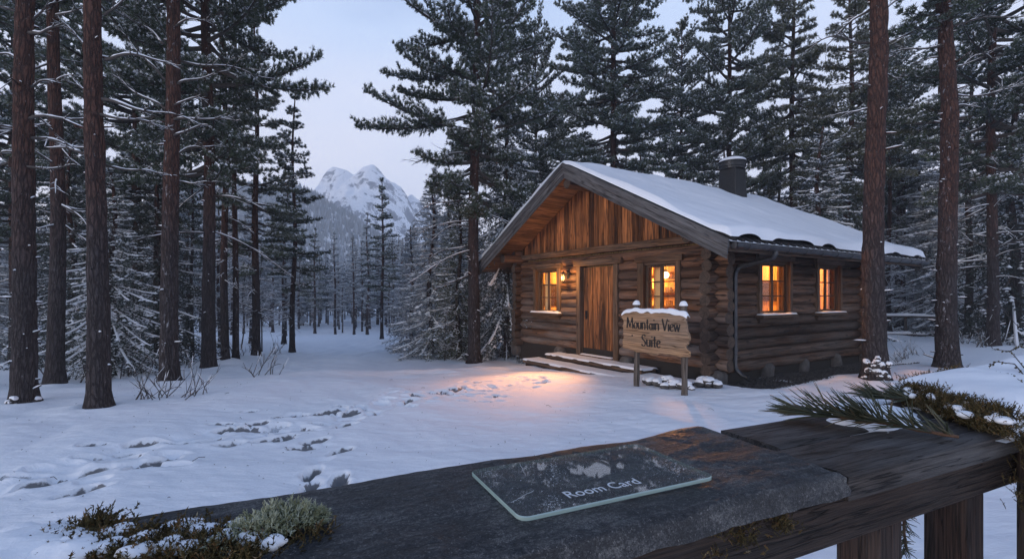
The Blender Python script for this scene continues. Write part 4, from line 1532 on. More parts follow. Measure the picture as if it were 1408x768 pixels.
# chimney
ch = None
g = G()
cx_, cy_ = 5.35, YC - .30
def frus(g, cx, cy, z0, z1, w0, w1, m=0):
    v = []
    for z, w in ((z0, w0), (z1, w1)):
        for sx, sy in ((-1, -1), (1, -1), (1, 1), (-1, 1)):
            v.append((cx + sx * w / 2, cy + sy * w / 2, z))
    b = g.verts(np.array(v))
    g.quads(np.array([(3, 2, 1, 0), (4, 5, 6, 7), (0, 1, 5, 4), (1, 2, 6, 5), (2, 3, 7, 6), (3, 0, 4, 7)]) + b, m)
frus(g, cx_, cy_, 4.3, 5.48, .62, .53)
chim = g.build('chimney', M['metal'], roof, False, .01)
g = G()
for (za, zb, ra, rb) in ((5.482, 5.55, .35, .36), (5.553, 5.62, .385, .385), (5.623, 5.68, .37, .37), (5.683, 5.72, .40, .40)):
    g.tube(np.array([[cx_, cy_, za], [cx_, cy_, zb]]), [ra, rb], 28)
g.build('chimney_cap', M['metal'], cabin, False, .008)
g = G()
u = np.linspace(0, 1, 12)
v = np.linspace(0, 2 * np.pi, 33)
U, V = np.meshgrid(u, v, indexing='ij')
g.grid(np.stack([cx_ + U * .40 * np.cos(V), cy_ + U * .40 * np.sin(V), 5.72 + .13 * np.sqrt(np.clip(1 - U ** 3, 0, 1)) + .012 * vnoise(p3(U * np.cos(V) * 2.5, U * np.sin(V) * 2.5), 90) * (1 - U)], -1))
g.build('chimney_snow', M['snow'], cabin)

# windows and door -------------------------------------------------
def mapper(side):
    if side == 'f':
        return lambda u, o, z: (-o, u, z)
    return lambda u, o, z: (u, -o, z)
def window(side, a, b, z0, z1, frame_l, frame_r, cols=2, rows=3, curt=1, frost=.03):
    mp = mapper(side)
    mh = M['trim_y'] if side == 'f' else M['trim_x']
    def bx(g, u0, u1, o0, o1, c, d, m=0, tone=.5):
        g.box(mp(u0, o0, c), mp(u1, o1, d), m, tone)
    g = G()
    # deep reveal boards and outside casing; index 0 upright, 1 level
    bx(g, a - frame_l, a, -.12, .105, z0 - .02, z1 + .03, 0, .6)
    bx(g, b, b + frame_r, -.12, .105, z0 - .02, z1 + .03, 0, .4)
    bx(g, a - frame_l - .06, b + frame_r + .06, -.12, .125, z1 + .032, z1 + .16, 1, .5)
    bx(g, a, b, -.12, .06, z1 - .02, z1 + .03, 1, .3)
    w = g.build('window', [M['trim_z'], mh], cabin, False, .008)
    g = G()
    bx(g, a - frame_l - .04, b + frame_r + .04, -.12, .21, z0 - .085, z0 - .022, 0, .4)
    bx(g, a - frame_l, b + frame_r, .0, .12, z0 - .19, z0 - .088, 0, .2)
    sl = g.build('sill', mh, w, False, .008)
    g = G()
    q = np.linspace(0, 1, 40)
    p = np.linspace(0, 1, 9)
    Q, Pp = np.meshgrid(q, p, indexing='ij')
    ed = np.clip(np.minimum(np.minimum(Q, 1 - Q) * (b - a + .2) / .05, np.minimum(Pp, 1 - Pp) / .25), 0, 1)
    H = frost * np.sqrt(1 - (1 - ed) ** 2) * (1 + .4 * vnoise(p3(Q * 9, Pp * 2 + a), 91))
    uu = a - frame_l - .03 + Q * (b - a + frame_l + frame_r + .06)
    oo = .03 + Pp * .17
    P = np.stack([np.stack(mp(u_, o_, 0), -1) if False else np.array(mp(u_, o_, 0)) for u_, o_ in zip(uu.ravel(), oo.ravel())]).reshape(Q.shape + (3,))
    P[..., 2] = z0 - .022 + H
    if side == 's':
        P = P[:, ::-1]
    g.grid(P)
    g.build('snow', M['snow'], sl)
    g = G()
    t = .055
    bx(g, a + .003, a + t, -.045, -.005, z0, z1 - .02, 0, .5)
    bx(g, b - t, b - .003, -.045, -.005, z0, z1 - .02, 0, .6)
    bx(g, a + t, b - t, -.045, -.005, z0, z0 + t, 0, .5)
    bx(g, a + t, b - t, -.045, -.005, z1 - .02 - t, z1 - .02, 0, .5)
    mid = (a + b) / 2
    bx(g, mid - .04, mid + .04, -.043, .002, z0 + t, z1 - .02 - t, 0, .7)
    hh = (z1 - .02 - z0 - 2 * t)
    for half in ((a + t, mid - .04), (mid + .04, b - t)):
        for k in range(1, rows):
            zc = z0 + t + hh * k / rows
            bx(g, half[0], half[1], -.038, -.012, zc - .013, zc + .013, 0, .5)
    g.build('sash', M['frame'], w, False, .004)
    g = G()
    bx(g, a + .02, b - .02, -.030, -.024, z0 + .02, z1 - .04)
    g.build('pane', M['glass'], w, False)
    if curt:
        for (c0, c1, tone) in ((a - .02, a + (b - a) * .26, .4), (b - (b - a) * .26, b + .02, .6)):
            g = G()
            q = np.linspace(0, 1, 40)
            zz = np.linspace(z0 - .05, z1 + .02, 6)
            Q, Zz = np.meshgrid(q, zz, indexing='ij')
            oo = -.25 + .025 * np.sin(Q * 26 + tone * 7) * (.5 + .5 * (z1 - Zz))
            P = np.array([mp(c0 + (c1 - c0) * u_, o_, 0) for u_, o_ in zip(Q.ravel(), oo.ravel())]).reshape(Q.shape + (3,))
            P[..., 2] = Zz
            g.grid(P)
            g.build('curtain', M['curtain'], w)
    return w
window('f', *FRONT_OPEN[0], .13, .18, frost=.02)
window('f', *FRONT_OPEN[2], .15, .12, curt=1, frost=.05)
window('s', *SIDE_OPEN[0], .11, .11, curt=0, frost=.03)
window('s', *SIDE_OPEN[1], .11, .11, curt=0, frost=.03)

g = G()
y0, y1, zt_ = FRONT_OPEN[1][0], FRONT_OPEN[1][1], FRONT_OPEN[1][3]
mp = mapper('f')
def bxf(g, u0, u1, o0, o1, c, d, m=0, tone=.5):
    g.box(mp(u0, o0, c), mp(u1, o1, d), m, tone)
y = y0 + .012
while y < y1 - .012:
    yb = min(y + random.uniform(.12, .17), y1 - .012)
    bxf(g, y, yb - .005, -.07, random.uniform(-.018, -.006), .13, zt_ - .03, 0, random.uniform(.25, .85))
    y = yb
door = g.build('door', M['door_wood'], cabin, False, .005)
g = G()
bxf(g, y0 - .15, y0, -.12, .11, .06, zt_ + .01, 0, .6)
bxf(g, y1, y1 + .15, -.12, .11, .06, zt_ + .01, 0, .75)
bxf(g, y0 - .28, y1 + .24, -.12, .135, zt_ + .013, zt_ + .16, 1, .55)
g.build('door_frame', [M['trim_z'], M['trim_y']], door, False, .012)
g = G()
bxf(g, y0, y1, -.12, .16, .06, .115)
g.build('threshold', M['trim_y'], door, False, .006)
g = G()
q = np.linspace(0, 1, 30)
p = np.linspace(0, 1, 7)
Q, Pp = np.meshgrid(q, p, indexing='ij')
ed = np.clip(np.minimum(np.minimum(Q, 1 - Q) * 20, np.minimum(Pp, 1 - Pp) * 4), 0, 1)
g.grid(np.stack([-.01 - Pp * .14, y0 + .03 + Q * (y1 - y0 - .06), .115 + .022 * np.sqrt(1 - (1 - ed) ** 2)], -1))
g.build('snow', M['snow'], door)
g = G()
bxf(g, y1 - .16, y1 - .10, -.004, .006, 1.02, 1.24)
g.tube(np.array([mp(y1 - .13, .004, 1.12), mp(y1 - .13, .045, 1.12), mp(y1 - .15, .05, 1.12), mp(y1 - .25, .05, 1.115)]), .010, 8)
g.build('handle', M['metal'], door, False)

# lamps in the rooms
def lamp(name, loc, power, rad, col):
    l = bpy.data.lights.new(name, 'POINT')
    l.energy = power
    l.shadow_soft_size = rad
    l.color = col
    o = bpy.data.objects.new(name, l)
    COL.objects.link(o)
    o.location = loc
    return o
WARM = (1.0, .50, .16)
def room_lamp(a, b, z, power, label):
    w = cab2w(a, b)
    e = empty('ceiling_lamp', (w[0], w[1], z), CROT)
    tag(e, label, 'lamp')
    g = G()
    u = np.linspace(0, np.pi, 10)
    v = np.linspace(0, 2 * np.pi, 17)
    U, V = np.meshgrid(u, v, indexing='ij')
    g.grid(np.stack([np.sin(U) * np.cos(V), np.sin(U) * np.sin(V), np.cos(U)], -1) * .085)
    g.build('bulb', emit('lamp_globe', (1, .66, .26), 6), e)
    g = G()
    g.tube(np.array([[0, 0, .08], [0, 0, 2.95 - z]]), .008, 6)
    g.tube(np.array([[0, 0, .075], [0, 0, .13]]), .035, 8)
    g.build('cord', M['metal'], e)
    lamp('lamp_light', (w[0], w[1], z - .13), power, .08, (1.0, .41, .10))
room_lamp(.9, 1.97, 2.12, 270, 'glowing globe lamp hanging behind the window nearest the sign')
room_lamp(2.55, .85, 2.62, 165, 'unseen hanging lamp added to brighten the window by the downspout')  # second lamp of this room, added out of view to light its side window
room_lamp(1.3, 5.6, 2.45, 340, 'hanging lamp in the room behind the window beside the lantern')
room_lamp(4.9, 1.3, 2.62, 270, 'hanging lamp in the room behind the last window of the long side')

# wall lantern between door and left window
w = cab2w(0, 0)
lan = empty('wall_lantern', (*cab2w(-.10, 4.40), 2.10), CROT)
tag(lan, 'small glowing wall lantern between the door and the left window', 'lantern')
g = G()
g.box((.0, -.04, -.02), (.02, .04, .22))
g.tube(np.array([[.01, 0, .16], [-.06, 0, .20], [-.13, 0, .20], [-.15, 0, .16]]), .009, 6)
g.build('bracket', M['metal'], lan, False)
g = G()
g.tube(np.array([[-.15, 0, .17], [-.15, 0, .14], [-.15, 0, .11]]), [.012, .035, .075], 6)
g.tube(np.array([[-.15, 0, -.11], [-.15, 0, -.085]]), [.035, .05], 6)
for k in range(6):
    t = k * math.pi / 3
    g.tube(np.array([[-.15 + .065 * math.cos(t), .065 * math.sin(t), .11], [-.15 + .045 * math.cos(t), .045 * math.sin(t), -.085]]), .005, 4)
g.build('cage', M['metal'], lan, False)
g = G()
g.tube(np.array([[-.15, 0, -.07], [-.15, 0, -.02], [-.15, 0, .05], [-.15, 0, .08]]), [.014, .026, .022, .008], 8)
g.build('flame_bulb', emit('lantern_glow', (1, .50, .14), 6), lan)
pl = cab2w(-.34, 4.40)
lamp('lantern_light', (pl[0], pl[1], 2.10), 58, .05, WARM)
sp = bpy.data.lights.new('added_pool_spot', 'SPOT')  # extra spot added at the lantern to throw the warm pool on the snow
sp.energy = 1050
sp.color = (1, .41, .15)
sp.spot_size = R(50)
sp.spot_blend = 1.0
sp.shadow_soft_size = .08
so = bpy.data.objects.new('added_pool_spot', sp)
COL.objects.link(so)
so.location = (pl[0], pl[1], 2.12)
tg = cab2w(-2.7, 2.6)
so.rotation_euler = (Vector((pl[0], pl[1], 2.12)) - Vector((tg[0], tg[1], -.1))).to_track_quat('Z', 'Y').to_euler()

# ------------------------------------------------------------------ steps, gravel, sign, fence
def to_cab(e_):                      # children of an Empty that shares the cabin's axes
    return e_
def plank_step(x0, x1, y0, y1, ztop, th, label, seed):
    c = cab2w((x0 + x1) / 2, (y0 + y1) / 2)
    e = empty('wooden_step', (c[0], c[1], ztop - th), CROT)
    tag(e, label, 'step')
    lx, ly = (x1 - x0) / 2, (y1 - y0) / 2
    g = G()
    n = 3
    for i in range(n):
        a = -lx + 2 * lx * i / n + .004
        b = -lx + 2 * lx * (i + 1) / n - .004
        ea, eb = random.uniform(-.04, .04), random.uniform(-.04, .04)
        g.box((a, -ly + ea, th - .07), (b, ly + eb, th), tone=random.uniform(.1, .6))
    g.build('tread', M['trim_y'], e, False, .010)
    g = G()
    g.box((-lx + .04, -ly + .06, -.14), (lx - .03, ly - .06, th - .073), tone=.1)
    g.build('riser', M['log_side'], e, False, .01)
    g = G()
    q = np.linspace(-1, 1, 120)
    p = np.linspace(-1, 1, 26)
    Q, P = np.meshgrid(q, p, indexing='ij')
    ed = np.clip(np.minimum((1 - np.abs(Q)) * ly / .06, (1 - np.abs(P)) * lx / .05) + .25 * vnoise(p3(Q * ly * 7, P * lx * 7 + seed), seed), 0, 1)
    H = (.045 + .012 * vnoise(p3(Q * ly * 3, P * lx * 3), seed + 1)) * np.sqrt(1 - (1 - ed) ** 2)
    g.grid(np.stack([P * (lx + .005), Q * (ly + .02), th - .004 + H], -1)[:, ::-1])
    g.build('snow', M['snow'], e)
plank_step(-.60, -.10, 1.35, 4.75, .045, .17, 'upper snow-covered wooden step right under the door', 3)
plank_step(-1.12, -.58, 1.65, 5.05, -.095, .15, 'lower snow-covered wooden step reaching toward the warm pool of light', 5)

# bare drip strip of gravel along the long wall
g = G()
r = np.random.default_rng(5)
k = 3600
a = r.uniform(-.3, 6.4, k)
b = -.08 - np.abs(r.normal(0, .50, k))
b = np.maximum(b, -1.15)
sz = r.uniform(.010, .032, k)
P = cab2w(a, b)
zz = zt(P[:, 0], P[:, 1]) + np.array([.10 * vnoise(p3(P[:, 0] * .22, P[:, 1] * .22), 3) + .045 * vnoise(p3(P[:, 0] * .7, P[:, 1] * .55), 4)])[0] - .13 * (1 - sstep(.75, 1.15, -b)) + .012
octv = np.array([[1, 0, 0], [-.5, .8, 0], [-.5, -.8, 0], [0, 0, .8], [.2, .3, .75]])
for i in range(k):
    c = np.array([P[i, 0], P[i, 1], zz[i]])
    t = r.uniform(0, 6.28)
    Rm = np.array([[math.cos(t), -math.sin(t), 0], [math.sin(t), math.cos(t), 0], [0, 0, 1]])
    v = (np.array([[1, .1, 0], [.2, .9, 0], [-.9, .4, 0], [-.5, -.8, 0], [.6, -.7, 0], [.15, .1, .8]]) * sz[i] * r.uniform(.7, 1.2, (6, 3))) @ Rm.T + c
    o = g.verts(v, r.random())
    g.tris(np.array([(0, 1, 5), (1, 2, 5), (2, 3, 5), (3, 4, 5), (4, 0, 5)]) + o)
# soil bed under the stones
aa = np.linspace(-.35, 6.5, 140)
bb = np.linspace(.0, -1.15, 36)
A, B = np.meshgrid(aa, bb, indexing='ij')
B = B + .12 * vnoise(p3(A * 1.3, B * 2), 15) * (-B)
W = cab2w(A, B)
Zb = zt(W[..., 0], W[..., 1]) + .10 * vnoise(p3(W[..., 0] * .22, W[..., 1] * .22), 3) + .045 * vnoise(p3(W[..., 0] * .7, W[..., 1] * .55), 4)
Zb = Zb - .16 * (1 - sstep(.75, 1.15, -B)) + .03 - .10 * sstep(.90, 1.15, -B) + .015 * vnoise(p3(A * 9, B * 9), 16)
g.grid(np.stack([W[..., 0], W[..., 1], Zb], -1), tone=.1)
m, nt, bs = new_mat('dark_gravel')
n_ = N(nt)
fz = n_.noise(n_.coord(), 40, 4, .6)
setin(nt, bs, Base_Color=n_.ramp(n_.math('ADD', n_.math('MULTIPLY', n_.attr('tone'), .6), n_.math('MULTIPLY', fz, .4)), [(.1, (.016, .014, .013)), (.8, (.075, .066, .060)), (1, (.16, .15, .15))]), Roughness=.95, Normal=n_.bump(fz, .6, .01))
tag(g.build('gravel', m, smooth=False), 'dark bare gravel strip along the long log wall', 'gravel', kind='stuff')

# sign
M['sign_wood'] = mat_wood('sign_board', 0, (.25, .140, .072), (.56, .345, .19), grey=(.28, .235, .20), greyamt=.45, bump=.5)
M['post_wood'] = mat_wood('post_wood', 2, (.075, .055, .042), (.22, .165, .125), grey=(.20, .185, .17), greyamt=.7, bump=.5)
M['ink'] = mat_plain('carved_black_letter', (.012, .010, .009), .8)
SGX = -1.72
sc_ = cab2w(SGX, .05)
gz = zg(*sc_)
sign = empty('wooden_sign', (sc_[0], sc_[1], gz), CROT - R(90))     # local +X runs along the board, -Y faces the reader
tag(sign, 'snow-capped wooden sign reading Mountain View Suite on two posts', 'sign')
# board outline with worn edges
g = G()
nx, nz = 90, 46
bw, z0, z1 = 1.46, .60 - gz, 1.345 - gz
U, V = np.meshgrid(np.linspace(-1, 1, nx), np.linspace(0, 1, nz), indexing='ij')
el = .045 * fbm(p3(V[0] * 9, V[0] * 0), 3, 101)
er = .045 * fbm(p3(V[0] * 9, V[0] * 0 + 5), 3, 102)
et = .012 * fbm(p3(U[:, 0] * 6, U[:, 0] * 0), 3, 103) + .02 * (1 - U[:, 0] ** 2) - .04 * np.abs(U[:, 0]) ** 10
eb = .035 * fbm(p3(U[:, 0] * 3.5, U[:, 0] * 0), 3, 104) + .05 * np.abs(U[:, 0]) ** 8
Xb = U * bw / 2 + np.where(U < 0, (-U) ** 3 * el[None], U ** 3 * er[None])
Zb = z0 + (z1 - z0) * V + (V ** 3) * et[:, None] + ((1 - V) ** 3) * eb[:, None]
th = .028
rim = np.minimum(np.minimum(1 - np.abs(U), 1) * bw / 2, np.minimum(V, 1 - V) * (z1 - z0))
yf = -th + .02 * np.clip(1 - rim / .022, 0, 1) ** 2 + .003 * vnoise(p3(Xb * 6, Zb * 40), 105)
front = np.stack([Xb, yf, Zb], -1)
back = np.stack([Xb, -yf, Zb], -1)
g.grid(front)
g.grid(back[::-1])
for a_, b_ in ((front[0], back[0]), (back[-1], front[-1]), (back[:, 0], front[:, 0]), (front[:, -1], back[:, -1])):
    g.grid(np.stack([a_, b_], 1))
board = g.build('board', M['sign_wood'], sign)
for i, px_ in enumerate((-.47, .58)):
    g = G()
    zz = np.linspace(-.25, 1.47 - gz, 14)
    g.tube(np.stack([px_ + .012 * np.sin(zz * 2 + i), np.full(14, .082), zz], -1), .052 + .004 * np.sin(zz * 9 + i * 2), 14, jitter=.06, seed=i)
    p = g.build('post', M['post_wood'], sign)
    g = G()
    u = np.linspace(0, np.pi / 2, 7)
    v = np.linspace(0, 2 * np.pi, 19)
    Uu, Vv = np.meshgrid(u, v, indexing='ij')
    S = np.stack([np.sin(Uu) * np.cos(Vv) * .070, np.sin(Uu) * np.sin(Vv) * .070, np.cos(Uu) * .085], -1)
    S = S * (1 + .08 * vnoise(S * 30, 106 + i))[..., None]
    g.grid(S + np.array([px_ + .012 * math.sin(zz[-1] * 2 + i), .082, zz[-1] - .004]))
    g.build('snow', M['snow'], p)
# snow along the board's top edge
g = G()
xs = np.linspace(-bw / 2 + .0, bw / 2 - .0, 80)
ztop = z1 + np.interp(xs, U[:, 0] * bw / 2, et)
hs = (.072 + .020 * fbm(p3(xs * 5, xs * 0), 3, 107)) * np.clip(np.minimum(xs - xs[0], xs[-1] - xs) / .04, .1, 1) ** .5
ang = np.linspace(0, np.pi, 9)
P = np.stack([np.repeat(xs[:, None], 9, 1), -.044 * np.cos(ang)[None] * np.ones((80, 1)), ztop[:, None] - .012 + hs[:, None] * np.sin(ang)[None]], -1)
P[:, 0, 2] -= .015 + .012 * vnoise(p3(xs * 11, xs * 0), 108)
P[:, -1, 2] -= .015
g.grid(P[:, ::-1])
g.build('snow', M['snow'], board)

def arc(cx, cy, rx, ry, a0=0, a1=360, n=18):
    return [(cx + rx * math.cos(R(a)), cy + ry * math.sin(R(a))) for a in np.linspace(a0, a1, n)]
GLY = {
    'M': (1.00, [[(.06, .0), (.10, .5), (.13, 1.0)], [(.13, 1.0), (.28, .6), (.46, .12)], [(.46, .12), (.62, .55), (.78, 1.0)], [(.78, 1.0), (.83, .5), (.90, 0), (.95, .01)]]),
    'o': (.56, [arc(.26, .29, .21, .28)]),
    'u': (.56, [[(.06, .60), (.06, .2), (.12, .04), (.24, .0), (.36, .10), (.43, .24)], [(.43, .60), (.43, .1), (.46, 0), (.50, .02)]]),
    'n': (.56, [[(.07, .62), (.07, 0)], [(.07, .38), (.16, .54), (.28, .60), (.39, .54), (.42, .40), (.42, 0), (.46, -.01)]]),
    't': (.40, [[(.18, .90), (.17, .5), (.17, .14), (.22, .01), (.34, .06)], [(.02, .60), (.34, .62)]]),
    'a': (.54, [arc(.23, .27, .18, .26), [(.42, .58), (.41, .2), (.43, .02), (.49, .0)]]),
    'i': (.24, [[(.10, .60), (.10, .02), (.14, 0)], [(.10, .82), (.105, .90)]]),
    'V': (.70, [[(.02, 1.0), (.18, .5), (.33, 0)], [(.33, .0), (.48, .5), (.66, 1.02)]]),
    'e': (.50, [[(.06, .30), (.22, .34), (.41, .40), (.38, .54), (.25, .61), (.11, .53), (.05, .33), (.08, .12), (.20, .0), (.34, .02), (.44, .13)]]),
    'w': (.74, [[(.02, .60), (.10, .3), (.18, .0)], [(.18, .0), (.27, .3), (.36, .56)], [(.36, .56), (.44, .3), (.52, .0)], [(.52, .0), (.60, .3), (.70, .64)]]),
    'S': (.62, [[(.50, .84), (.42, .96), (.28, 1.0), (.13, .92), (.09, .76), (.17, .60), (.32, .50), (.47, .38), (.51, .20), (.42, .05), (.26, -.01), (.12, .05), (.05, .16)]]),
    ' ': (.32, []),
}
def write(g, text, xc, zbase, size, width):
    w = sum(GLY[c][0] for c in text) * size
    k = width / w
    x = xc - width / 2
    for c in text:
        adv, strokes = GLY[c]
        for st in strokes:
            P = np.array(st)
            # refine the polyline smoothly
            t = np.linspace(0, len(P) - 1, max(2, (len(P) - 1) * 5 + 1))
            Q = np.stack([np.interp(t, np.arange(len(P)), P[:, 0]), np.interp(t, np.arange(len(P)), P[:, 1])], -1)
            if len(P) > 3:
                for _ in range(4):
                    Q[1:-1] = .5 * Q[1:-1] + .25 * (Q[:-2] + Q[2:])
            d = norm(np.gradient(Q, axis=0))
            nrm = np.stack([-d[:, 1], d[:, 0]], -1)
            hw = .036 + .050 * np.abs(d[:, 1]) ** 1.5 * np.where(d[:, 0] * d[:, 1] > .12, .45, 1.0)
            A, B = Q + nrm * hw[:, None], Q - nrm * hw[:, None]
            for s_ in (A, B):
                s_[:, 0] = x + s_[:, 0] * size * k
                s_[:, 1] = zbase + s_[:, 1] * size
            m_ = len(Q)
            yv, yb_ = np.full(m_, -th - .0065), np.full(m_, -th + .004)
            q = [np.stack([A[:, 0], yb_, A[:, 1]], -1), np.stack([A[:, 0], yv, A[:, 1]], -1), np.stack([B[:, 0], yv, B[:, 1]], -1), np.stack([B[:, 0], yb_, B[:, 1]], -1)]
            g.grid(np.stack(q, 1))
        x += adv * size * k
g = G()
write(g, 'Mountain View', -.005, 1.035 - gz, .200, 1.20)
write(g, 'Suite', -.03, .735 - gz, .205, .44)
g.build('lettering', M['ink'], board, False)
# the small dark knot in the board
g = G()
g.tube(np.array([[-.47, -th - .004, .905 - gz], [-.47, -th + .004, .905 - gz]]), [.016, .016], 10)
g.build('knot', M['ink'], board)

# needles, bark bits and broken twigs lying on the snow
g = G()
r = np.random.default_rng(71)
for i in range(900):
    d = 2.6 + 13 * r.random() ** 1.3
    px = r.uniform(-60, 1250)
    x, y, _ = at(px, d)
    a_, b_ = w2cab(x, y)
    if a_ > -.3 and -1.3 < b_ < 7.5:
        continue
    z = float(zt(x, y) + .10 * vnoise(p3(x * .22, y * .22), 3) + .045 * vnoise(p3(x * .7, y * .55), 4) + .014 * vnoise(p3(x * 2.2 + y, y * 2.6), 5))
    L = r.uniform(.006, .02) if r.random() < .93 else r.uniform(.05, .16)
    t = r.uniform(0, 6.28)
    P = np.array([[x, y, z + .010], [x + L * math.cos(t) * .5, y + L * math.sin(t) * .5, z + .014 + .1 * L], [x + L * math.cos(t), y + L * math.sin(t), z + .010]])
    g.tube(P, min(.0028, .0016 + L * .03), 4, 0, cap=False)
tag(g.build('forest_litter', M['twig']), 'scattered needles, bark bits and broken twigs lying on the snow', 'litter', kind='stuff')

# snow-covered stones under the sign
def stone_pile(cx, cy, n, rx, ry, label, seed):
    e = empty('stone_heap', (*cab2w(cx, cy), 0), CROT)
    tag(e, label, 'stones')
    r = np.random.default_rng(seed)
    for nm, mat, up in (('stone', M['stone'], 0), ('snow', M['snow'], 1)):
        r = np.random.default_rng(seed)
        g = G()
        for i in range(n):
            a, q = r.uniform(0, 6.28), math.sqrt(r.random())
            x, y = rx * q * math.cos(a), ry * q * math.sin(a)
            s = r.uniform(.05, .105)
            w = cab2w(cx + x, cy + y)
            z = zg(*w) + s * .45 + .10 * (1 - q)
            u = np.linspace(0, np.pi, 9)
            v = np.linspace(0, 2 * np.pi, 14)
            U, V = np.meshgrid(u, v, indexing='ij')
            S = np.stack([np.sin(U) * np.cos(V) * 1.15, np.sin(U) * np.sin(V), np.cos(U) * .75], -1) * s
            S = S * (1 + .2 * vnoise(S / s * 1.5 + i * 5.1, seed))[..., None]
            if up:
                S = S * np.array([.93, .93, .8]) + np.array([0, 0, s * .30])
            g.grid(S + np.array([x, y, z]))
        g.build(nm, mat, e)
stone_pile(-1.28, .12, 34, .26, .52, 'snow-dusted heap of dark stones behind the sign posts', 11)
stone_pile(-.75, -.32, 14, .16, .26, 'small snow-dusted heap of stones by the cabin corner', 12)

# low fence on the right
fa, fb = np.array(at(1150, 19.6)[:2]), np.array(at(1302, 18.2)[:2])
fz = zg(*((fa + fb) / 2))
fence = empty('wooden_fence', (*((fa + fb) / 2), fz), math.atan2(*(fb - fa)[::-1]))
tag(fence, 'low dark rail fence capped with snow between the thick right pines', 'fence')
fl = np.linalg.norm(fb - fa)
for z in (.80, .10):
    g = G()
    xs = np.linspace(-fl / 2, fl / 2, 24)
    g.tube(np.stack([xs, 0 * xs, z + .012 * np.sin(xs * 3)], -1), .05, 8)
    p = g.build('rail', M['twig'], fence)
    g = G()
    snow_on(g, np.stack([xs, 0 * xs, z + .012 * np.sin(xs * 3)], -1), np.full(24, .055), np.random.default_rng(3), 0, 1.5, 0)
    g.build('snow', M['snow'], p)
for x in np.linspace(-fl / 2 + .2, fl / 2 - .2, 4):
    g = G()
    g.tube(np.array([[x, .09, -.3], [x, .09, .9]]), .055, 8)
    g.build('post', M['twig'], fence)

# bare shrubs poking from the snow
def shrub_mesh(seed, n, H):
    r = np.random.default_rng(seed)
    g = G()
    for i in range(n):
        az = r.uniform(0, 6.28)
        P = limb_curve(np.array([r.normal(0, .10), r.normal(0, .06), -.05]), az, R(r.uniform(35, 80)), H * r.uniform(.5, 1.15), r.normal(.0, .25), 7, .12, r)
        g.tube(P, np.linspace(.008, .0025, 7), 4, 0)
        for j in range(r.integers(2, 6)):
            k = r.integers(2, 7)
            d = norm(rot_az(norm(P[k] - P[k - 1]), r.choice([-1, 1]) * r.uniform(.5, 1.3)) + np.array([0, 0, r.uniform(0, .5)]))
            q = P[k] + np.outer(np.linspace(0, 1, 4), d) * H * r.uniform(.12, .4)
            g.tube(q, np.linspace(.005, .002, 4), 3, 0)
            if r.random() < .5:
                snow_on(g, q, np.full(4, .005), r, 1, 1.0, .2)
    return g.mesh('shrub', [M['twig'], M['snow']])
SHR = [shrub_mesh(s_, 9, .55) for s_ in (1, 2, 3)]
def shrub(px, py, sc, i, label, group=None):
    x, y, _ = hit(px, py)
    o = link('bare_shrub', SHR[i])
    o.location = (x, y, zg(x, y))
    o.rotation_euler = (0, 0, px)
    o.scale = (sc,) * 3
    tag(o, label, 'shrub', group)
shrub(195, 556, 1.0, 0, 'bare twiggy shrub leaning left of the pine foot, leftmost of its row')
shrub(225, 552, 1.1, 1, 'bare twiggy shrub standing right in front of the pine foot')
shrub(262, 553, 1.1, 2, 'bare twiggy shrub spreading right of the pine foot')
shrub(358, 520, 1.5, 1, 'tall wispy shrub alone on the snow beside the clearing')
for i, (px_, py_, s_) in enumerate([(175, 520, 1.3), (205, 517, 1.2), (250, 510, 1.4), (120, 525, 1.2), (330, 498, 1.4), (375, 492, 1.5), (345, 486, 1.5), (60, 520, 1.4), (90, 508, 1.5)]):
    shrub(px_, py_, s_, i % 3, 'small leafless shrub in the snow among the left trunks', 'leafless shrubs among the left trunks')
for i, (px_, py_, s_) in enumerate([(672, 480, 1.0), (688, 486, .9), (700, 478, 1.2), (560, 474, 1.4), (580, 470, 1.5), (545, 466, 1.5)]):
    shrub(px_, py_, s_, i % 3, 'small leafless shrub in the snow left of the cabin', 'leafless shrubs left of the cabin')
for i, (px_, py_, s_) in enumerate([(1245, 492, .8), (1232, 494, .7), (1262, 488, .8), (1350, 480, 1.3), (1372, 478, 1.2), (1330, 476, 1.2)]):
    shrub(px_, py_, s_, i % 3, 'small leafless shrub in the snow near the right pines', 'leafless shrubs near the right pines')

# ------------------------------------------------------------------ railing in the foreground
RZ = 1.37
DD, NN = np.array([.906, .423]), np.array([-.423, .906])
RROT = math.atan2(DD[1], DD[0])
def rail_pt(px, py, z=RZ):
    y = (CAMZ - z) * F / (py - HY)
    x = (px - CX) / F * y
    return np.array([x * DD[0] + y * DD[1], x * NN[0] + y * NN[1]])
def rail_empty(name, label, cat, group=None):
    """an Empty whose local axes run along (X) and across (Y) the rail; local z = 0 at the rail top"""
    e = empty(name, (0, 0, RZ), RROT)
    return tag(e, label, cat, group)

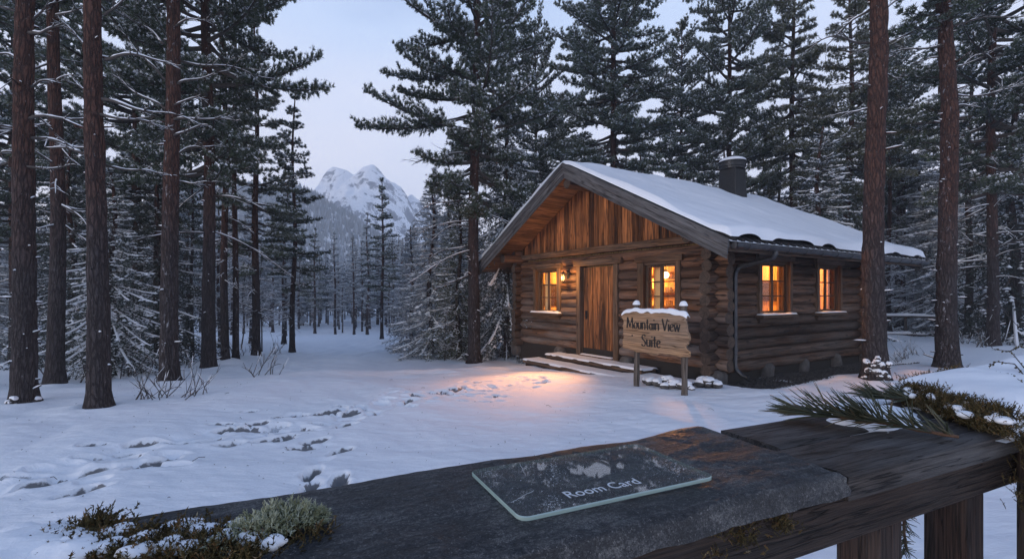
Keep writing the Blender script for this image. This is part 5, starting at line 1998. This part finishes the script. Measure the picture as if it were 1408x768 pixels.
def mat_slate():
    m, nt, bs = new_mat('dark_slate')
    n = N(nt)
    a = n.noise(n.coord(), 9, 5, .6)
    b = n.noise(n.coord((1, 1, 1)), 170, 4, .7)
    c = n.noise(n.coord((.35, 1.6, 1)), 40, 5, .65)
    f = n.math('ADD', n.math('MULTIPLY', a, .35), n.math('ADD', n.math('MULTIPLY', b, .38), n.math('MULTIPLY', c, .30)))
    col = n.ramp(f, [(.42, (.012, .012, .013)), (.52, (.040, .040, .043)), (.62, (.15, .146, .140))])
    gr = n.noise(n.coord(), 520, 2, .7)
    col = n.mix(n.ramp(gr, [(.40, (.7,) * 3), (.56, (0,) * 3)]), col, (.010, .010, .010))
    fl = n.ramp(n.noise(n.coord(), 260, 3, .7), [(.60, (0,) * 3), (.70, (.7,) * 3)])
    col = n.mix(fl, col, (.24, .235, .225))
    h = n.math('ADD', n.math('MULTIPLY', b, .6), n.math('ADD', n.math('MULTIPLY', c, 1.1), n.math('MULTIPLY', a, 1.0)))
    setin(nt, bs, Base_Color=col, Roughness=n.ramp(a, [(.3, (.36,) * 3), (.7, (.62,) * 3)]), Normal=n.bump(h, .75, .005))
    bs.inputs['Specular IOR Level'].default_value = .35
    return m
M['slate'] = mat_slate()
M['rail_wood'] = mat_wood('rail_wood', 0, (.030, .022, .018), (.135, .108, .092), grey=(.175, .165, .16), greyamt=.8, scale=6.0, bump=.7)
M['rail_beam'] = mat_wood('rail_beam_wood', 0, (.018, .012, .010), (.085, .052, .036), grey=(.085, .072, .066), greyamt=.5, scale=5.0, bump=.7)
M['rail_post'] = mat_wood('rail_post_wood', 2, (.020, .012, .010), (.085, .048, .034), grey=(.10, .085, .078), greyamt=.5, scale=5.0, bump=.7)

slab = rail_empty('stone_slab', 'dark rough stone slab under the glass card, lying on the timber railing', 'slab')
g = G()
n1 = 520
ds = np.linspace(-.66, .80, n1)
prof = []
nb = .767 + .010 * fbm(p3(ds * 7, 0 * ds), 4, 201) + .010 * sstep(.45, .62, ds) * np.sin(ds * 18)
nf = .469 + .0045 * fbm(p3(ds * 9, 0 * ds + 3), 4, 202)
th_ = .034
cs = [(-.004, -th_), (-.0015, -th_ * .75), (0, -th_ * .45), (.002, -th_ * .22), (.006, -.003), (.012, -.0005)]
front = np.stack([np.stack([ds, nf + a + .0022 * fbm(p3(ds * 24, 0 * ds + i * 1.1), 3, 203), np.full(n1, z) + (.0022 * fbm(p3(ds * 30, 0 * ds + i), 3, 204) if z > -th_ else 0)], -1) for i, (a, z) in enumerate(cs)], 1)
tt = np.linspace(.04, .97, 90)
Dg, Tg = np.meshgrid(ds, tt, indexing='ij')
Ng = nf[:, None] + .012 + (nb - nf - .02)[:, None] * Tg
Zg = .0016 * fbm(p3(Dg * 14, Ng * 22), 4, 205) + .0007 * vnoise(p3(Dg * 90, Ng * 90), 206) - .003 * np.exp(-(Tg - .04) / .05)
top = np.stack([Dg, Ng, Zg], -1)
back = np.stack([np.stack([ds, nb + a, np.full(n1, z)], -1) for a, z in ((-.004, -.001), (0, -.008), (-.002, -th_))], 1)
full = np.concatenate([front, top, back, front[:, :1]], 1)
# chipped right-hand end
endk = sstep(.74, .80, full[..., 0])
full[..., 0] += endk * (.006 * fbm(p3(full[..., 1] * 22, full[..., 2] * 60), 3, 207))
g.grid(full)
c_ = full[-1]
o_ = g.verts(np.concatenate([c_, c_.mean(0, keepdims=True)]))
kk = len(c_)
g.tris(np.stack([np.arange(kk - 1) + o_, np.arange(1, kk) + o_, np.full(kk - 1, o_ + kk)], -1))
g.build('slab', M['slate'], slab)
slab.children[0].name = 'stone'

rail = rail_empty('timber_railing', 'weathered timber railing carrying the stone slab, posts open below', 'railing')
for (a, b, n0, n1_, dz) in ((.806, 2.6, .472, .606, -.004), (.842, 2.6, .612, .752, -.006)):
    g = G()
    xs = np.linspace(a, b, 60)
    ys = np.linspace(n0, n1_, 10)
    X, Y = np.meshgrid(xs, ys, indexing='ij')
    ed = np.minimum(Y - n0, n1_ - Y)
    Zq = dz - .003 * np.exp(-ed / .004) + .0012 * vnoise(p3(X * 6, Y * 60), 208)
    t_ = np.stack([X, Y, Zq], -1)
    bt = t_.copy()
    bt[..., 2] = -.046
    g.grid(t_, tone=.4 + .2 * (a > .85))
    g.grid(bt[:, ::-1], tone=.4)
    for q0, q1 in ((t_[:, 0], bt[:, 0]), (bt[:, -1], t_[:, -1]), (bt[0], t_[0]), (t_[-1], bt[-1])):
        g.grid(np.stack([q1, q0], 1), tone=.4)
    g.build('top_plank', M['rail_wood'], rail)
g = G()
g.box((-.9, .492, -.125), (2.6, .585, -.048), tone=.45)
g.build('beam', M['rail_beam'], rail, False, .004)
for (a, b) in ((.943, 1.014), (1.243, 1.312), (.10, .17), (-.5, -.43)):
    g = G()
    g.box((a, .50, -1.55), (b, .575, -.127), tone=random.uniform(.2, .6))
    g.build('post', M['rail_post'], rail, False, .004)
g = G()
g.box((1.405, .44, -1.55), (1.56, .485, -.03), tone=.1)
g.build('end_post', M['rail_post'], rail, False, .006)

# glass card
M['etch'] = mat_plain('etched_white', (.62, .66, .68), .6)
M['card_glass'] = mat_glass('card_glass', (.92, .95, .94), .10)
def mat_edge():
    m = bpy.data.materials.new('green_glass_edge')
    m.use_nodes = True
    nt = m.node_tree
    nt.nodes.clear()
    n = N(nt)
    d = n.node('ShaderNodeBsdfTranslucent', {'Color': (.74, .95, .88, 1)})
    d2 = n.node('ShaderNodeBsdfDiffuse', {'Color': (.66, .88, .80, 1)})
    t = n.node('ShaderNodeBsdfTransparent', {'Color': (.62, .90, .82, 1)})
    gl = n.node('ShaderNodeBsdfGlossy', {'Roughness': .06})
    fr = n.node('ShaderNodeFresnel', {'IOR': 1.6}).outputs[0]
    a = n.node('ShaderNodeMixShader', {0: .6, 1: d.outputs[0], 2: d2.outputs[0]})
    b = n.node('ShaderNodeMixShader', {0: .30, 1: a.outputs[0], 2: t.outputs[0]})
    tb = n.node('ShaderNodeBsdfTransparent', {'Color': (.86, .96, .93, 1)})
    bb = n.node('ShaderNodeMixShader', {0: n.math('MULTIPLY', n.node('ShaderNodeNewGeometry').outputs['Backfacing'], .85), 1: b.outputs[0], 2: tb.outputs[0]})
    b = bb
    c = n.node('ShaderNodeMixShader', {0: n.math('MULTIPLY', n.math('ADD', fr, .12), n.math('SUBTRACT', 1.0, n.node('ShaderNodeNewGeometry').outputs['Backfacing'])), 1: b.outputs[0], 2: gl.outputs[0]})
    n.node('ShaderNodeOutputMaterial', {'Surface': c.outputs[0]})
    return m
M['edge'] = mat_edge()
cw, chh, ct = .327, .181, .0060
card = empty('glass_card', (.120, .744, RZ + .0022), R(25.1))
tag(card, 'clear glass card etched Room Card lying on the dark stone slab', 'room card')
def rrect(w, h, r_, n=10):
    pts = []
    for cx, cy, a0 in ((w / 2 - r_, h / 2 - r_, 0), (-w / 2 + r_, h / 2 - r_, 90), (-w / 2 + r_, -h / 2 + r_, 180), (w / 2 - r_, -h / 2 + r_, 270)):
        for a in np.linspace(a0, a0 + 90, n):
            pts.append((cx + r_ * math.cos(R(a)), cy + r_ * math.sin(R(a))))
    return np.array(pts)
rings = [(rrect(cw - .0024, chh - .0024, .0138), 0.0), (rrect(cw, chh, .015), .0012), (rrect(cw, chh, .015), ct - .0012), (rrect(cw - .0024, chh - .0024, .0138), ct)]
g = G()
k = len(rings[0][0])
bs_ = [g.verts(np.column_stack([p, np.full(k, z)])) for p, z in rings]
for a, b in zip(bs_[:-1], bs_[1:]):
    j = np.arange(k)
    g.quads(np.stack([a + j, a + (j + 1) % k, b + (j + 1) % k, b + j], -1), 1)
for z, flip in ((0.0, 1), (ct, 0)):
    rp = rings[0][0]
    o = g.verts(np.column_stack([rp, np.full(k, z)]))
    c = g.verts(np.array([[0, 0, z]]))
    j = np.arange(k)
    f = np.stack([np.full(k, c), o + j, o + (j + 1) % k], -1)
    g.tris(f[:, ::-1] if flip else f, 0)
g.build('glass', [M['card_glass'], M['edge']], card, False)
cu = bpy.data.curves.new('etched_text', 'FONT')
cu.body = 'Room Card'
cu.size = .0262
cu.offset = .0001
cu.resolution_u = 4
cu.extrude = .00006
to = bpy.data.objects.new('etched_text', cu)
COL.objects.link(to)
bpy.context.view_layer.update()
me = bpy.data.meshes.new_from_object(to.evaluated_get(bpy.context.evaluated_depsgraph_get()))
bpy.data.objects.remove(to)
me.materials.clear()
me.materials.append(M['etch'])
txt = link('etched_lettering', me, card)
xs_ = [v.co.x for v in me.vertices]
txt.scale = (.122 / (max(xs_) - min(xs_)), 1.15, 1)
v0 = np.array([.0738, .651]) - np.array([.120, .744])
ca_, sa_ = math.cos(R(25.1)), math.sin(R(25.1))
txt.location = (v0[0] * ca_ + v0[1] * sa_ + .002, -v0[0] * sa_ + v0[1] * ca_, ct + .0002)
# white flecks set on the glass in place of its branch reflections
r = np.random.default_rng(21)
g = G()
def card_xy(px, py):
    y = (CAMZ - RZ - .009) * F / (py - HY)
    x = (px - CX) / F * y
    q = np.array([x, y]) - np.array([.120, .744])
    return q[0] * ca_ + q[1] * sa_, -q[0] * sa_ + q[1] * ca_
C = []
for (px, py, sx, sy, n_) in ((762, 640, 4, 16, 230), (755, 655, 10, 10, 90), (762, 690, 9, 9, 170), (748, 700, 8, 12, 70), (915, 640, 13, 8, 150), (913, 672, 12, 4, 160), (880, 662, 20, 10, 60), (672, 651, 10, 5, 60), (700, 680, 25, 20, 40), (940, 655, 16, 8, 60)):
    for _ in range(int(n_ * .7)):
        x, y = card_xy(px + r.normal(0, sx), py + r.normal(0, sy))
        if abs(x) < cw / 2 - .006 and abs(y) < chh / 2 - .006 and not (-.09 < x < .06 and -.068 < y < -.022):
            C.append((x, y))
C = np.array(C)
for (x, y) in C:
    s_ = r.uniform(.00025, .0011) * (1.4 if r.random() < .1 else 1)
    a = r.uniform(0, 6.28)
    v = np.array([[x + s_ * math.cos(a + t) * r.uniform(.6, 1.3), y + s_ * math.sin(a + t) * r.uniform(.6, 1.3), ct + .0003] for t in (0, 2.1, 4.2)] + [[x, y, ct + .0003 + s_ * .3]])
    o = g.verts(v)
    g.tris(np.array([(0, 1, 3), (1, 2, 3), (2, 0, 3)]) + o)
for (a, b) in (((702, 690), (735, 672)), ((715, 636), (722, 652))):
    p0, p1 = np.array(card_xy(*a)), np.array(card_xy(*b))
    q = p0 + np.outer(np.linspace(0, 1, 14), p1 - p0) + r.normal(0, .0008, (14, 2))
    g.tube(np.column_stack([q, np.full(14, ct + .0003)]), .00022, 4, 0)
g.build('frost', M['etch'], card, False)  # flecks and streaks modelled to stand for reflected snowy branches

# --- moss, lichen, twigs and snow on the rail
def mat_tone(name, stops, rough=.85):
    m, nt, bs = new_mat(name)
    n = N(nt)
    setin(nt, bs, Base_Color=n.ramp(n.attr('tone'), stops), Roughness=rough)
    bs.inputs['Specular IOR Level'].default_value = .2
    return m
M['moss'] = mat_tone('brown_green_moss', [(0, (.024, .018, .011)), (.35, (.060, .048, .020)), (.6, (.11, .085, .034)), (.8, (.17, .080, .032)), (1, (.26, .25, .18))])
M['lichen'] = mat_tone('pale_lichen', [(0, (.075, .08, .04)), (.5, (.22, .235, .135)), (1, (.50, .53, .42))])
M['pine_fresh'] = mat_tone('fresh_pine_needle', [(0, (.022, .028, .020)), (.45, (.055, .064, .040)), (.7, (.10, .095, .060)), (.9, (.13, .085, .045)), (1, (.16, .10, .05))], .5)
M['stem'] = mat_plain('pine_stem', (.085, .045, .026), .8, noise=.4, nscale=90)

def moss_clump(e, name, pts, seed, hgt=.018, mat='moss', per=26, spread=.012, leaf=.0035):
    """low feathery moss: short curved stems set with tiny leaves"""
    r = np.random.default_rng(seed)
    g = G()
    for (x, y, z, s) in pts:
        for i in range(per):
            ox, oy = r.normal(0, spread * s, 2)
            az = r.uniform(0, 6.28)
            L = hgt * s * r.uniform(.5, 1.25)
            P = limb_curve(np.array([x + ox, y + oy, z - .002]), az, R(r.uniform(15, 75)), L, r.uniform(-.2, .3), 6, .15, r)
            tone = np.clip(r.normal(.45, .22), 0, .92)
            g.tube(P, np.linspace(.0007, .0003, 6), 3, 0, tone=tone * .7, cap=False)
            nl = 14
            t = r.uniform(.15, 1, nl)
            c = np.stack([np.interp(t, np.linspace(0, 1, 6), P[:, k_]) for k_ in range(3)], -1)
            d = norm(norm(P[-1] - P[0]) * .8 + unit(nl, r))
            sd = norm(np.cross(d, unit(nl, r))) * leaf * .22
            l_ = leaf * s * r.uniform(.6, 1.2, nl)[:, None]
            v = np.stack([c - sd, c + d * l_, c + sd], 1).reshape(-1, 3)
            o = g.verts(v, np.repeat(np.clip(tone + r.normal(0, .12, nl), 0, 1), 3))
            g.tris(np.arange(nl * 3).reshape(-1, 3) + o, 0)
    return g.build(name, M[mat], e, False)

def lichen_clump(e, name, c, rx, ry, hgt, n, seed):
    """pale branching cup lichen: forked tubelets"""
    r = np.random.default_rng(seed)
    g = G()
    for i in range(n):
        a, q = r.uniform(0, 6.28), math.sqrt(r.random())
        x, y = c[0] + rx * q * math.cos(a), c[1] + ry * q * math.sin(a)
        H = hgt * (1 - .65 * q * q) * r.uniform(.6, 1.15)
        p = np.array([x, y, c[2] + H * .25])
        d = norm(np.array([math.cos(a) * q * .9, math.sin(a) * q * .9, .8]) + .5 * unit(1, r)[0])
        tone = np.clip(r.normal(.55, .2) * (.6 + .4 * (1 - q)), 0, 1)
        def grow(p, d, L, rad, lvl):
            P = p + np.outer(np.linspace(0, 1, 4), d) * L
            P[1:3] += r.normal(0, L * .08, (2, 3))
            g.tube(P, np.linspace(rad, rad * .6, 4), 4, 0, tone=np.clip(tone + .12 * (2 - lvl) + r.normal(0, .05), 0, 1), cap=lvl == 0)
            if lvl > 0:
                for _ in range(r.integers(2, 4)):
                    grow(P[-1], norm(d + .75 * unit(1, r)[0] + np.array([0, 0, .1])), L * r.uniform(.5, .8), rad * .7, lvl - 1)
        grow(p, d, H * .5, .0011, 2)
    return g.build(name, M['lichen'], e)

def snow_pats(e, name, pts, seed, nr=8):
    """soft rounded lumps of snow"""
    r = np.random.default_rng(seed)
    g = G()
    for i, (x, y, z, s, h) in enumerate(pts):
        u = np.linspace(0, np.pi, 12)
        v = np.linspace(0, 2 * np.pi, 22)
        U, V = np.meshgrid(u, v, indexing='ij')
        S = np.stack([np.sin(U) * np.cos(V) * s * 1.25, np.sin(U) * np.sin(V) * s, np.cos(U) * h], -1)
        S = S * (1 + .28 * vnoise(S / s * 1.4 + i * 7.7, seed) + .1 * vnoise(S / s * 4 + i * 3.1, seed + 1))[..., None]
        g.grid(S + np.array([x, y, z]))
    return g.build(name, M['snow'], e)

def heap(e, name, xs, ys, fun, z0=0.0, mat='snow'):
    X, Y = np.meshgrid(xs, ys, indexing='ij')
    H = fun(X, Y)
    g = G()
    g.grid(np.stack([X, Y, z0 + H], -1))
    return g.build(name, M[mat], e)

# left end of the slab: lichen and moss under thin snow
q = rail_pt(385, 728)
li = tag(empty('lichen_clump', (*(DD * q[0] + NN * q[1]), RZ), RROT), 'pale frosted lichen cushion near the left end of the stone slab', 'lichen')
lichen_clump(li, 'lichen', (0, 0, 0), .054, .030, .028, 330, 31)
lichen_clump(li, 'fringe', (-.05, -.02, 0), .04, .022, .016, 130, 32)
moss_clump(li, 'moss_base', [(-.05, -.035, .002, 1), (-.02, -.04, .002, 1), (.02, -.035, .002, 1), (-.075, -.01, .002, 1.1), (.045, -.03, .002, .8)], 33)
ms = rail_empty('moss_patch', 'brown and green moss poking through snow at the bottom left of the slab', 'moss')
pts, sp_ = [], []
for (px, py, s) in [(95, 742, 1.1), (120, 735, 1.3), (140, 745, 1.2), (165, 750, 1.0), (185, 742, 1.0), (205, 757, 1.1), (225, 748, 1.2), (250, 738, 1.2), (270, 750, 1.1), (290, 742, 1.0), (310, 755, 1.2), (240, 762, 1.2), (180, 765, 1.1), (130, 762, 1.0), (330, 765, 1.1), (350, 757, 1.0), (280, 765, 1.2), (135, 724, 1.1), (85, 755, 1.0), (300, 732, .8), (215, 738, .9)]:
    q = rail_pt(px, py)
    pts.append((q[0], q[1], .003, s))
moss_clump(ms, 'moss', pts, 34, hgt=.0135, per=85, spread=.013, leaf=.0042)
for (px, py, s, h) in [(60, 752, .030, .010), (20, 760, .040, .012), (110, 752, .016, .010), (150, 757, .014, .009), (200, 747, .012, .008), (230, 757, .012, .008), (262, 758, .011, .007), (300, 750, .010, .007), (320, 742, .010, .008), (345, 748, .012, .008), (375, 753, .010, .007), (160, 738, .014, .008), (280, 735, .014, .006), (245, 729, .018, .005), (40, 742, .030, .009), (330, 727, .013, .005), (190, 765, .014, .008), (-10, 775, .045, .012), (90, 768, .022, .01)]:
    q = rail_pt(px, py)
    sp_.append((q[0], q[1], .006, s * 1.1, h * .95))
snow_pats(ms, 'snow', sp_, 35)

# right: snow mound with a mossy lip
mound = rail_empty('snow_mound', 'smooth snow mound lying over the right end of the railing', 'snow')
def moundf(X, Y):
    line = X - (1.30 + (Y - .455) * .62) - .018 * vnoise(p3(Y * 22, Y * 0 + 1), 41) - .01
    edge = np.minimum(np.minimum(line / .16, (Y - .462) / .05), (.80 - Y) / .06)
    t = np.clip(edge, 0, 1)
    return (.062 + .012 * fbm(p3(X * 4, Y * 7), 3, 42) + .02 * sstep(1.6, 2.2, X)) * np.sqrt(np.clip(1 - (1 - t) ** 2, 0, 1)) - .010
heap(mound, 'snow', np.linspace(1.28, 2.55, 190), np.linspace(.455, .81, 80), moundf)
thin = rail_empty('snow_patch', 'thin snow patch on the planks under the fallen pine twig', 'snow')
def thinf(X, Y):
    c = np.hypot((X - 1.235 - (Y - .62) * .5) / .15, (Y - .665) / .085) + .28 * fbm(p3(X * 16, Y * 16), 3, 43)
    return .019 * (1 - sstep(.55, 1.10, c)) - .009
heap(thin, 'snow', np.linspace(1.05, 1.48, 90), np.linspace(.56, .75, 50), thinf)
mo = rail_empty('moss_clump', 'tufted brown moss with snow along the front of the snow mound', 'moss')
pts, sp_ = [], []
r = np.random.default_rng(44)
for t in np.linspace(0, 1, 26):
    x, y = 1.30 + .19 * t + r.normal(0, .010), .46 + .275 * t + r.normal(0, .006)
    pts.append((x, y, .012 + .012 * r.random(), r.uniform(.9, 1.5)))
    pts.append((x + .025, y, .028 + .012 * r.random(), r.uniform(.8, 1.2)))
    if r.random() < .6:
        sp_.append((x + r.normal(0, .012), y + r.normal(0, .01), .022 + .012 * r.random(), r.uniform(.007, .015), r.uniform(.006, .010)))
for t in np.linspace(0, 1, 44):
    pts.append((1.288 + .19 * t + r.normal(0, .006), .462 + .275 * t + r.normal(0, .006), .002 + .006 * r.random(), r.uniform(.8, 1.2)))
moss_clump(mo, 'moss', pts, 45, hgt=.022, per=30, spread=.011, leaf=.0042)
snow_pats(mo, 'snow', sp_, 46)
# roots and moss hanging over the end post
hg = rail_empty('hanging_moss', 'dark tangle of moss and rootlets hanging over the end post', 'moss')
g = G()
r = np.random.default_rng(47)
for i in range(90):
    x, y = r.uniform(1.30, 1.60), r.uniform(.425, .46)
    L = r.uniform(.05, .34)
    P = np.array([x, y, .01]) + np.column_stack([r.normal(0, .02) * np.linspace(0, 1, 9) + .012 * np.sin(np.linspace(0, r.uniform(3, 9), 9)), -.02 * np.sin(np.linspace(0, 3, 9)) - .008, -L * np.linspace(0, 1, 9)])
    g.tube(P, np.linspace(.0014, .0006, 9), 4, 0, tone=r.uniform(.0, .8))
g.build('rootlets', M['moss'], hg)
pts = [(r.uniform(1.32, 1.58), r.uniform(.43, .455), -abs(r.normal(0, .09)), r.uniform(.8, 1.4)) for _ in range(34)]
moss_clump(hg, 'moss', pts, 48, hgt=.020, per=22, spread=.014)
um = rail_empty('moss_clump', 'small dark moss tuft under the front edge of the stone slab', 'moss')
moss_clump(um, 'moss', [(r.uniform(.52, .68), .489, r.uniform(-.075, -.045), 1.0) for _ in range(14)], 49, hgt=.016, per=20, spread=.010)

def pine_twig(label, pts, tufts, seed, nl=.086, z0=.010, rad=.0030, side=None):
    """a broken pine twig: knobbly stem, long paired needles; pts in rail coordinates"""
    r = np.random.default_rng(seed)
    e = rail_empty('pine_twig', label, 'twig')
    P0 = np.array(pts, float)
    t = np.linspace(0, len(P0) - 1, 26)
    P = np.stack([np.interp(t, np.arange(len(P0)), P0[:, k_]) for k_ in range(3)], -1)
    for _ in range(3):
        P[1:-1] = .5 * P[1:-1] + .25 * (P[:-2] + P[2:])
    g = G()
    g.tube(P, np.linspace(rad * 1.25, rad * .75, 26) * (1 + .15 * r.normal(0, 1, 26)), 8, 0)
    stem = g.build('stem', M['stem'], e)
    g = G()
    for (u0, u1, n, fwd, ln, up) in tufts:
        for i in range(n):
            u = r.uniform(u0, u1) * 25
            k = min(int(u), 24)
            b = P[k] + (P[k + 1] - P[k]) * (u - k)
            ax = norm(P[min(k + 2, 25)] - P[max(k - 1, 0)])
            rd = unit(1, r)[0]
            rd = norm(rd - ax * rd.dot(ax))
            if rd[2] < -.25:
                rd[2] *= -.4
            a = R(r.normal(fwd, 11))
            d = norm(ax * math.cos(a) + rd * math.sin(a) + np.array([0, 0, up]))
            L = nl * ln * r.uniform(.7, 1.1)
            tone = np.clip(r.normal(.42, .2), 0, 1)
            for h in (0, 1):
                dd = norm(d + .05 * unit(1, r)[0])
                s = np.linspace(0, 1, 6)
                Q = b + np.outer(s * L, dd) + np.outer(s * s * L, r.normal(0, .05, 3) + np.array([0, 0, -.05]))
                Q[:, 2] = np.maximum(Q[:, 2], .0015)
                g.tube(Q, np.array([.6, .8, .8, .75, .6, .2]) * .0016, 4, 0, tone=tone, cap=False)
    g.build('needles', M['pine_fresh'], e)
    return e
def rp(px, py, z):
    q = rail_pt(px, py, RZ + z)
    return (q[0], q[1], z)
pine_twig('broken pine twig with long needles lying on the planks right of the slab', [rp(1318, 600, .008), rp(1270, 592, .012), rp(1215, 581, .014), rp(1160, 574, .020), rp(1105, 569, .016)],
          [(.48, .98, 92, 44, 1.0, .08), (.88, 1.0, 24, 22, 1.0, .05), (.28, .38, 16, 58, .85, .16), (.02, .10, 16, 62, .75, .10), (.40, .52, 20, 66, .95, .10), (.15, .26, 8, 50, .7, .2)], 51)
pine_twig('second pine sprig half buried in the front of the snow mound', [rp(1300, 545, .030), rp(1265, 548, .022), rp(1230, 548, .014), rp(1200, 546, .014)],
          [(.35, 1.0, 60, 40, .85, .06)], 52)
e = pine_twig('short needled sprig hanging under the rail between the posts', [(1.155, .57, -.10), (1.15, .565, -.15), (1.14, .56, -.20), (1.15, .56, -.24)], [(.1, 1.0, 1, 40, .45, 0)], 53)
g = G()
r = np.random.default_rng(54)
for i in range(120):
    z = r.uniform(-.25, -.12)
    d = norm(np.array([r.normal(), r.normal() * .6, -.5]))
    b = np.array([1.148, .563, z])
    g.tube(b + np.outer(np.linspace(0, 1, 3) * .028, d), [.0009, .0009, .0004], 4, 0, tone=r.uniform(.2, .8), cap=False)
nd = [c for c in e.children if c.name.startswith('needles')][0]
old = nd.data
nd.data = g.mesh('needles', [M['pine_fresh']])
# dry sprig rising behind the mound
sg_ = rail_empty('dry_sprig', 'dry leafy sprig rising from the snow at the right border', 'sprig')
g = G()
r = np.random.default_rng(55)
def leaf(p, d, s, tone):
    sd = norm(np.cross(d, unit(1, r)[0])) * s * .3
    o = g.verts(np.array([p, p + d * s * .5 + sd, p + d * s, p + d * s * .5 - sd]), tone)
    g.quads(np.array([[0, 1, 2, 3]]) + o, 0)
for chain in ([(1440, 540, .04), (1408, 505, .07), (1390, 483, .10), (1365, 480, .10)], [(1420, 530, .05), (1395, 500, .075), (1370, 497, .075), (1360, 503, .07)], [(1420, 535, .05), (1390, 515, .06), (1368, 512, .06)], [(1390, 482, .10), (1400, 476, .105), (1408, 477, .10)]):
    P0 = np.array([[*rail_pt(px, py, RZ + z), z] for px, py, z in chain])
    t = np.linspace(0, len(P0) - 1, 16)
    P = np.stack([np.interp(t, np.arange(len(P0)), P0[:, k_]) for k_ in range(3)], -1)
    g.tube(P, np.linspace(.0018, .0008, 16), 5, 0, tone=.1)
    for k_ in range(3, 16):
        for _ in range(2):
            leaf(P[k_], norm(norm(P[k_] - P[k_ - 1]) + .8 * unit(1, r)[0]), r.uniform(.006, .011), r.uniform(0, .6))
g.build('sprig', M['moss'], sg_, False)
sg_.children[0].name = 'stem_and_leaves'
# fallen leaves and crumbs along the back of the mound
lf = rail_empty('dry_moss', 'low line of dry moss crumbs along the far edge of the snow mound', 'moss')
moss_clump(lf, 'moss', [(1.62 + .028 * i + r.normal(0, .01), .79 + r.normal(0, .006), .030 + .004 * i / 3, r.uniform(.7, 1.1)) for i in range(12)], 56, hgt=.02, per=16, spread=.012, leaf=.005)

# ------------------------------------------------------------------ cold air
hz = G()
hz.box((-330, -60, -9), (330, 640, 135))
m = bpy.data.materials.new('cold_haze')
m.use_nodes = True
m.node_tree.nodes.clear()
hn = N(m.node_tree)
pv = hn.node('ShaderNodeVolumePrincipled', {'Color': (.90, .94, 1.0, 1), 'Density': .0013, 'Anisotropy': .2})
hn.node('ShaderNodeOutputMaterial', {'Volume': pv.outputs[0]})
tag(hz.build('haze', m, smooth=False), kind='stuff')
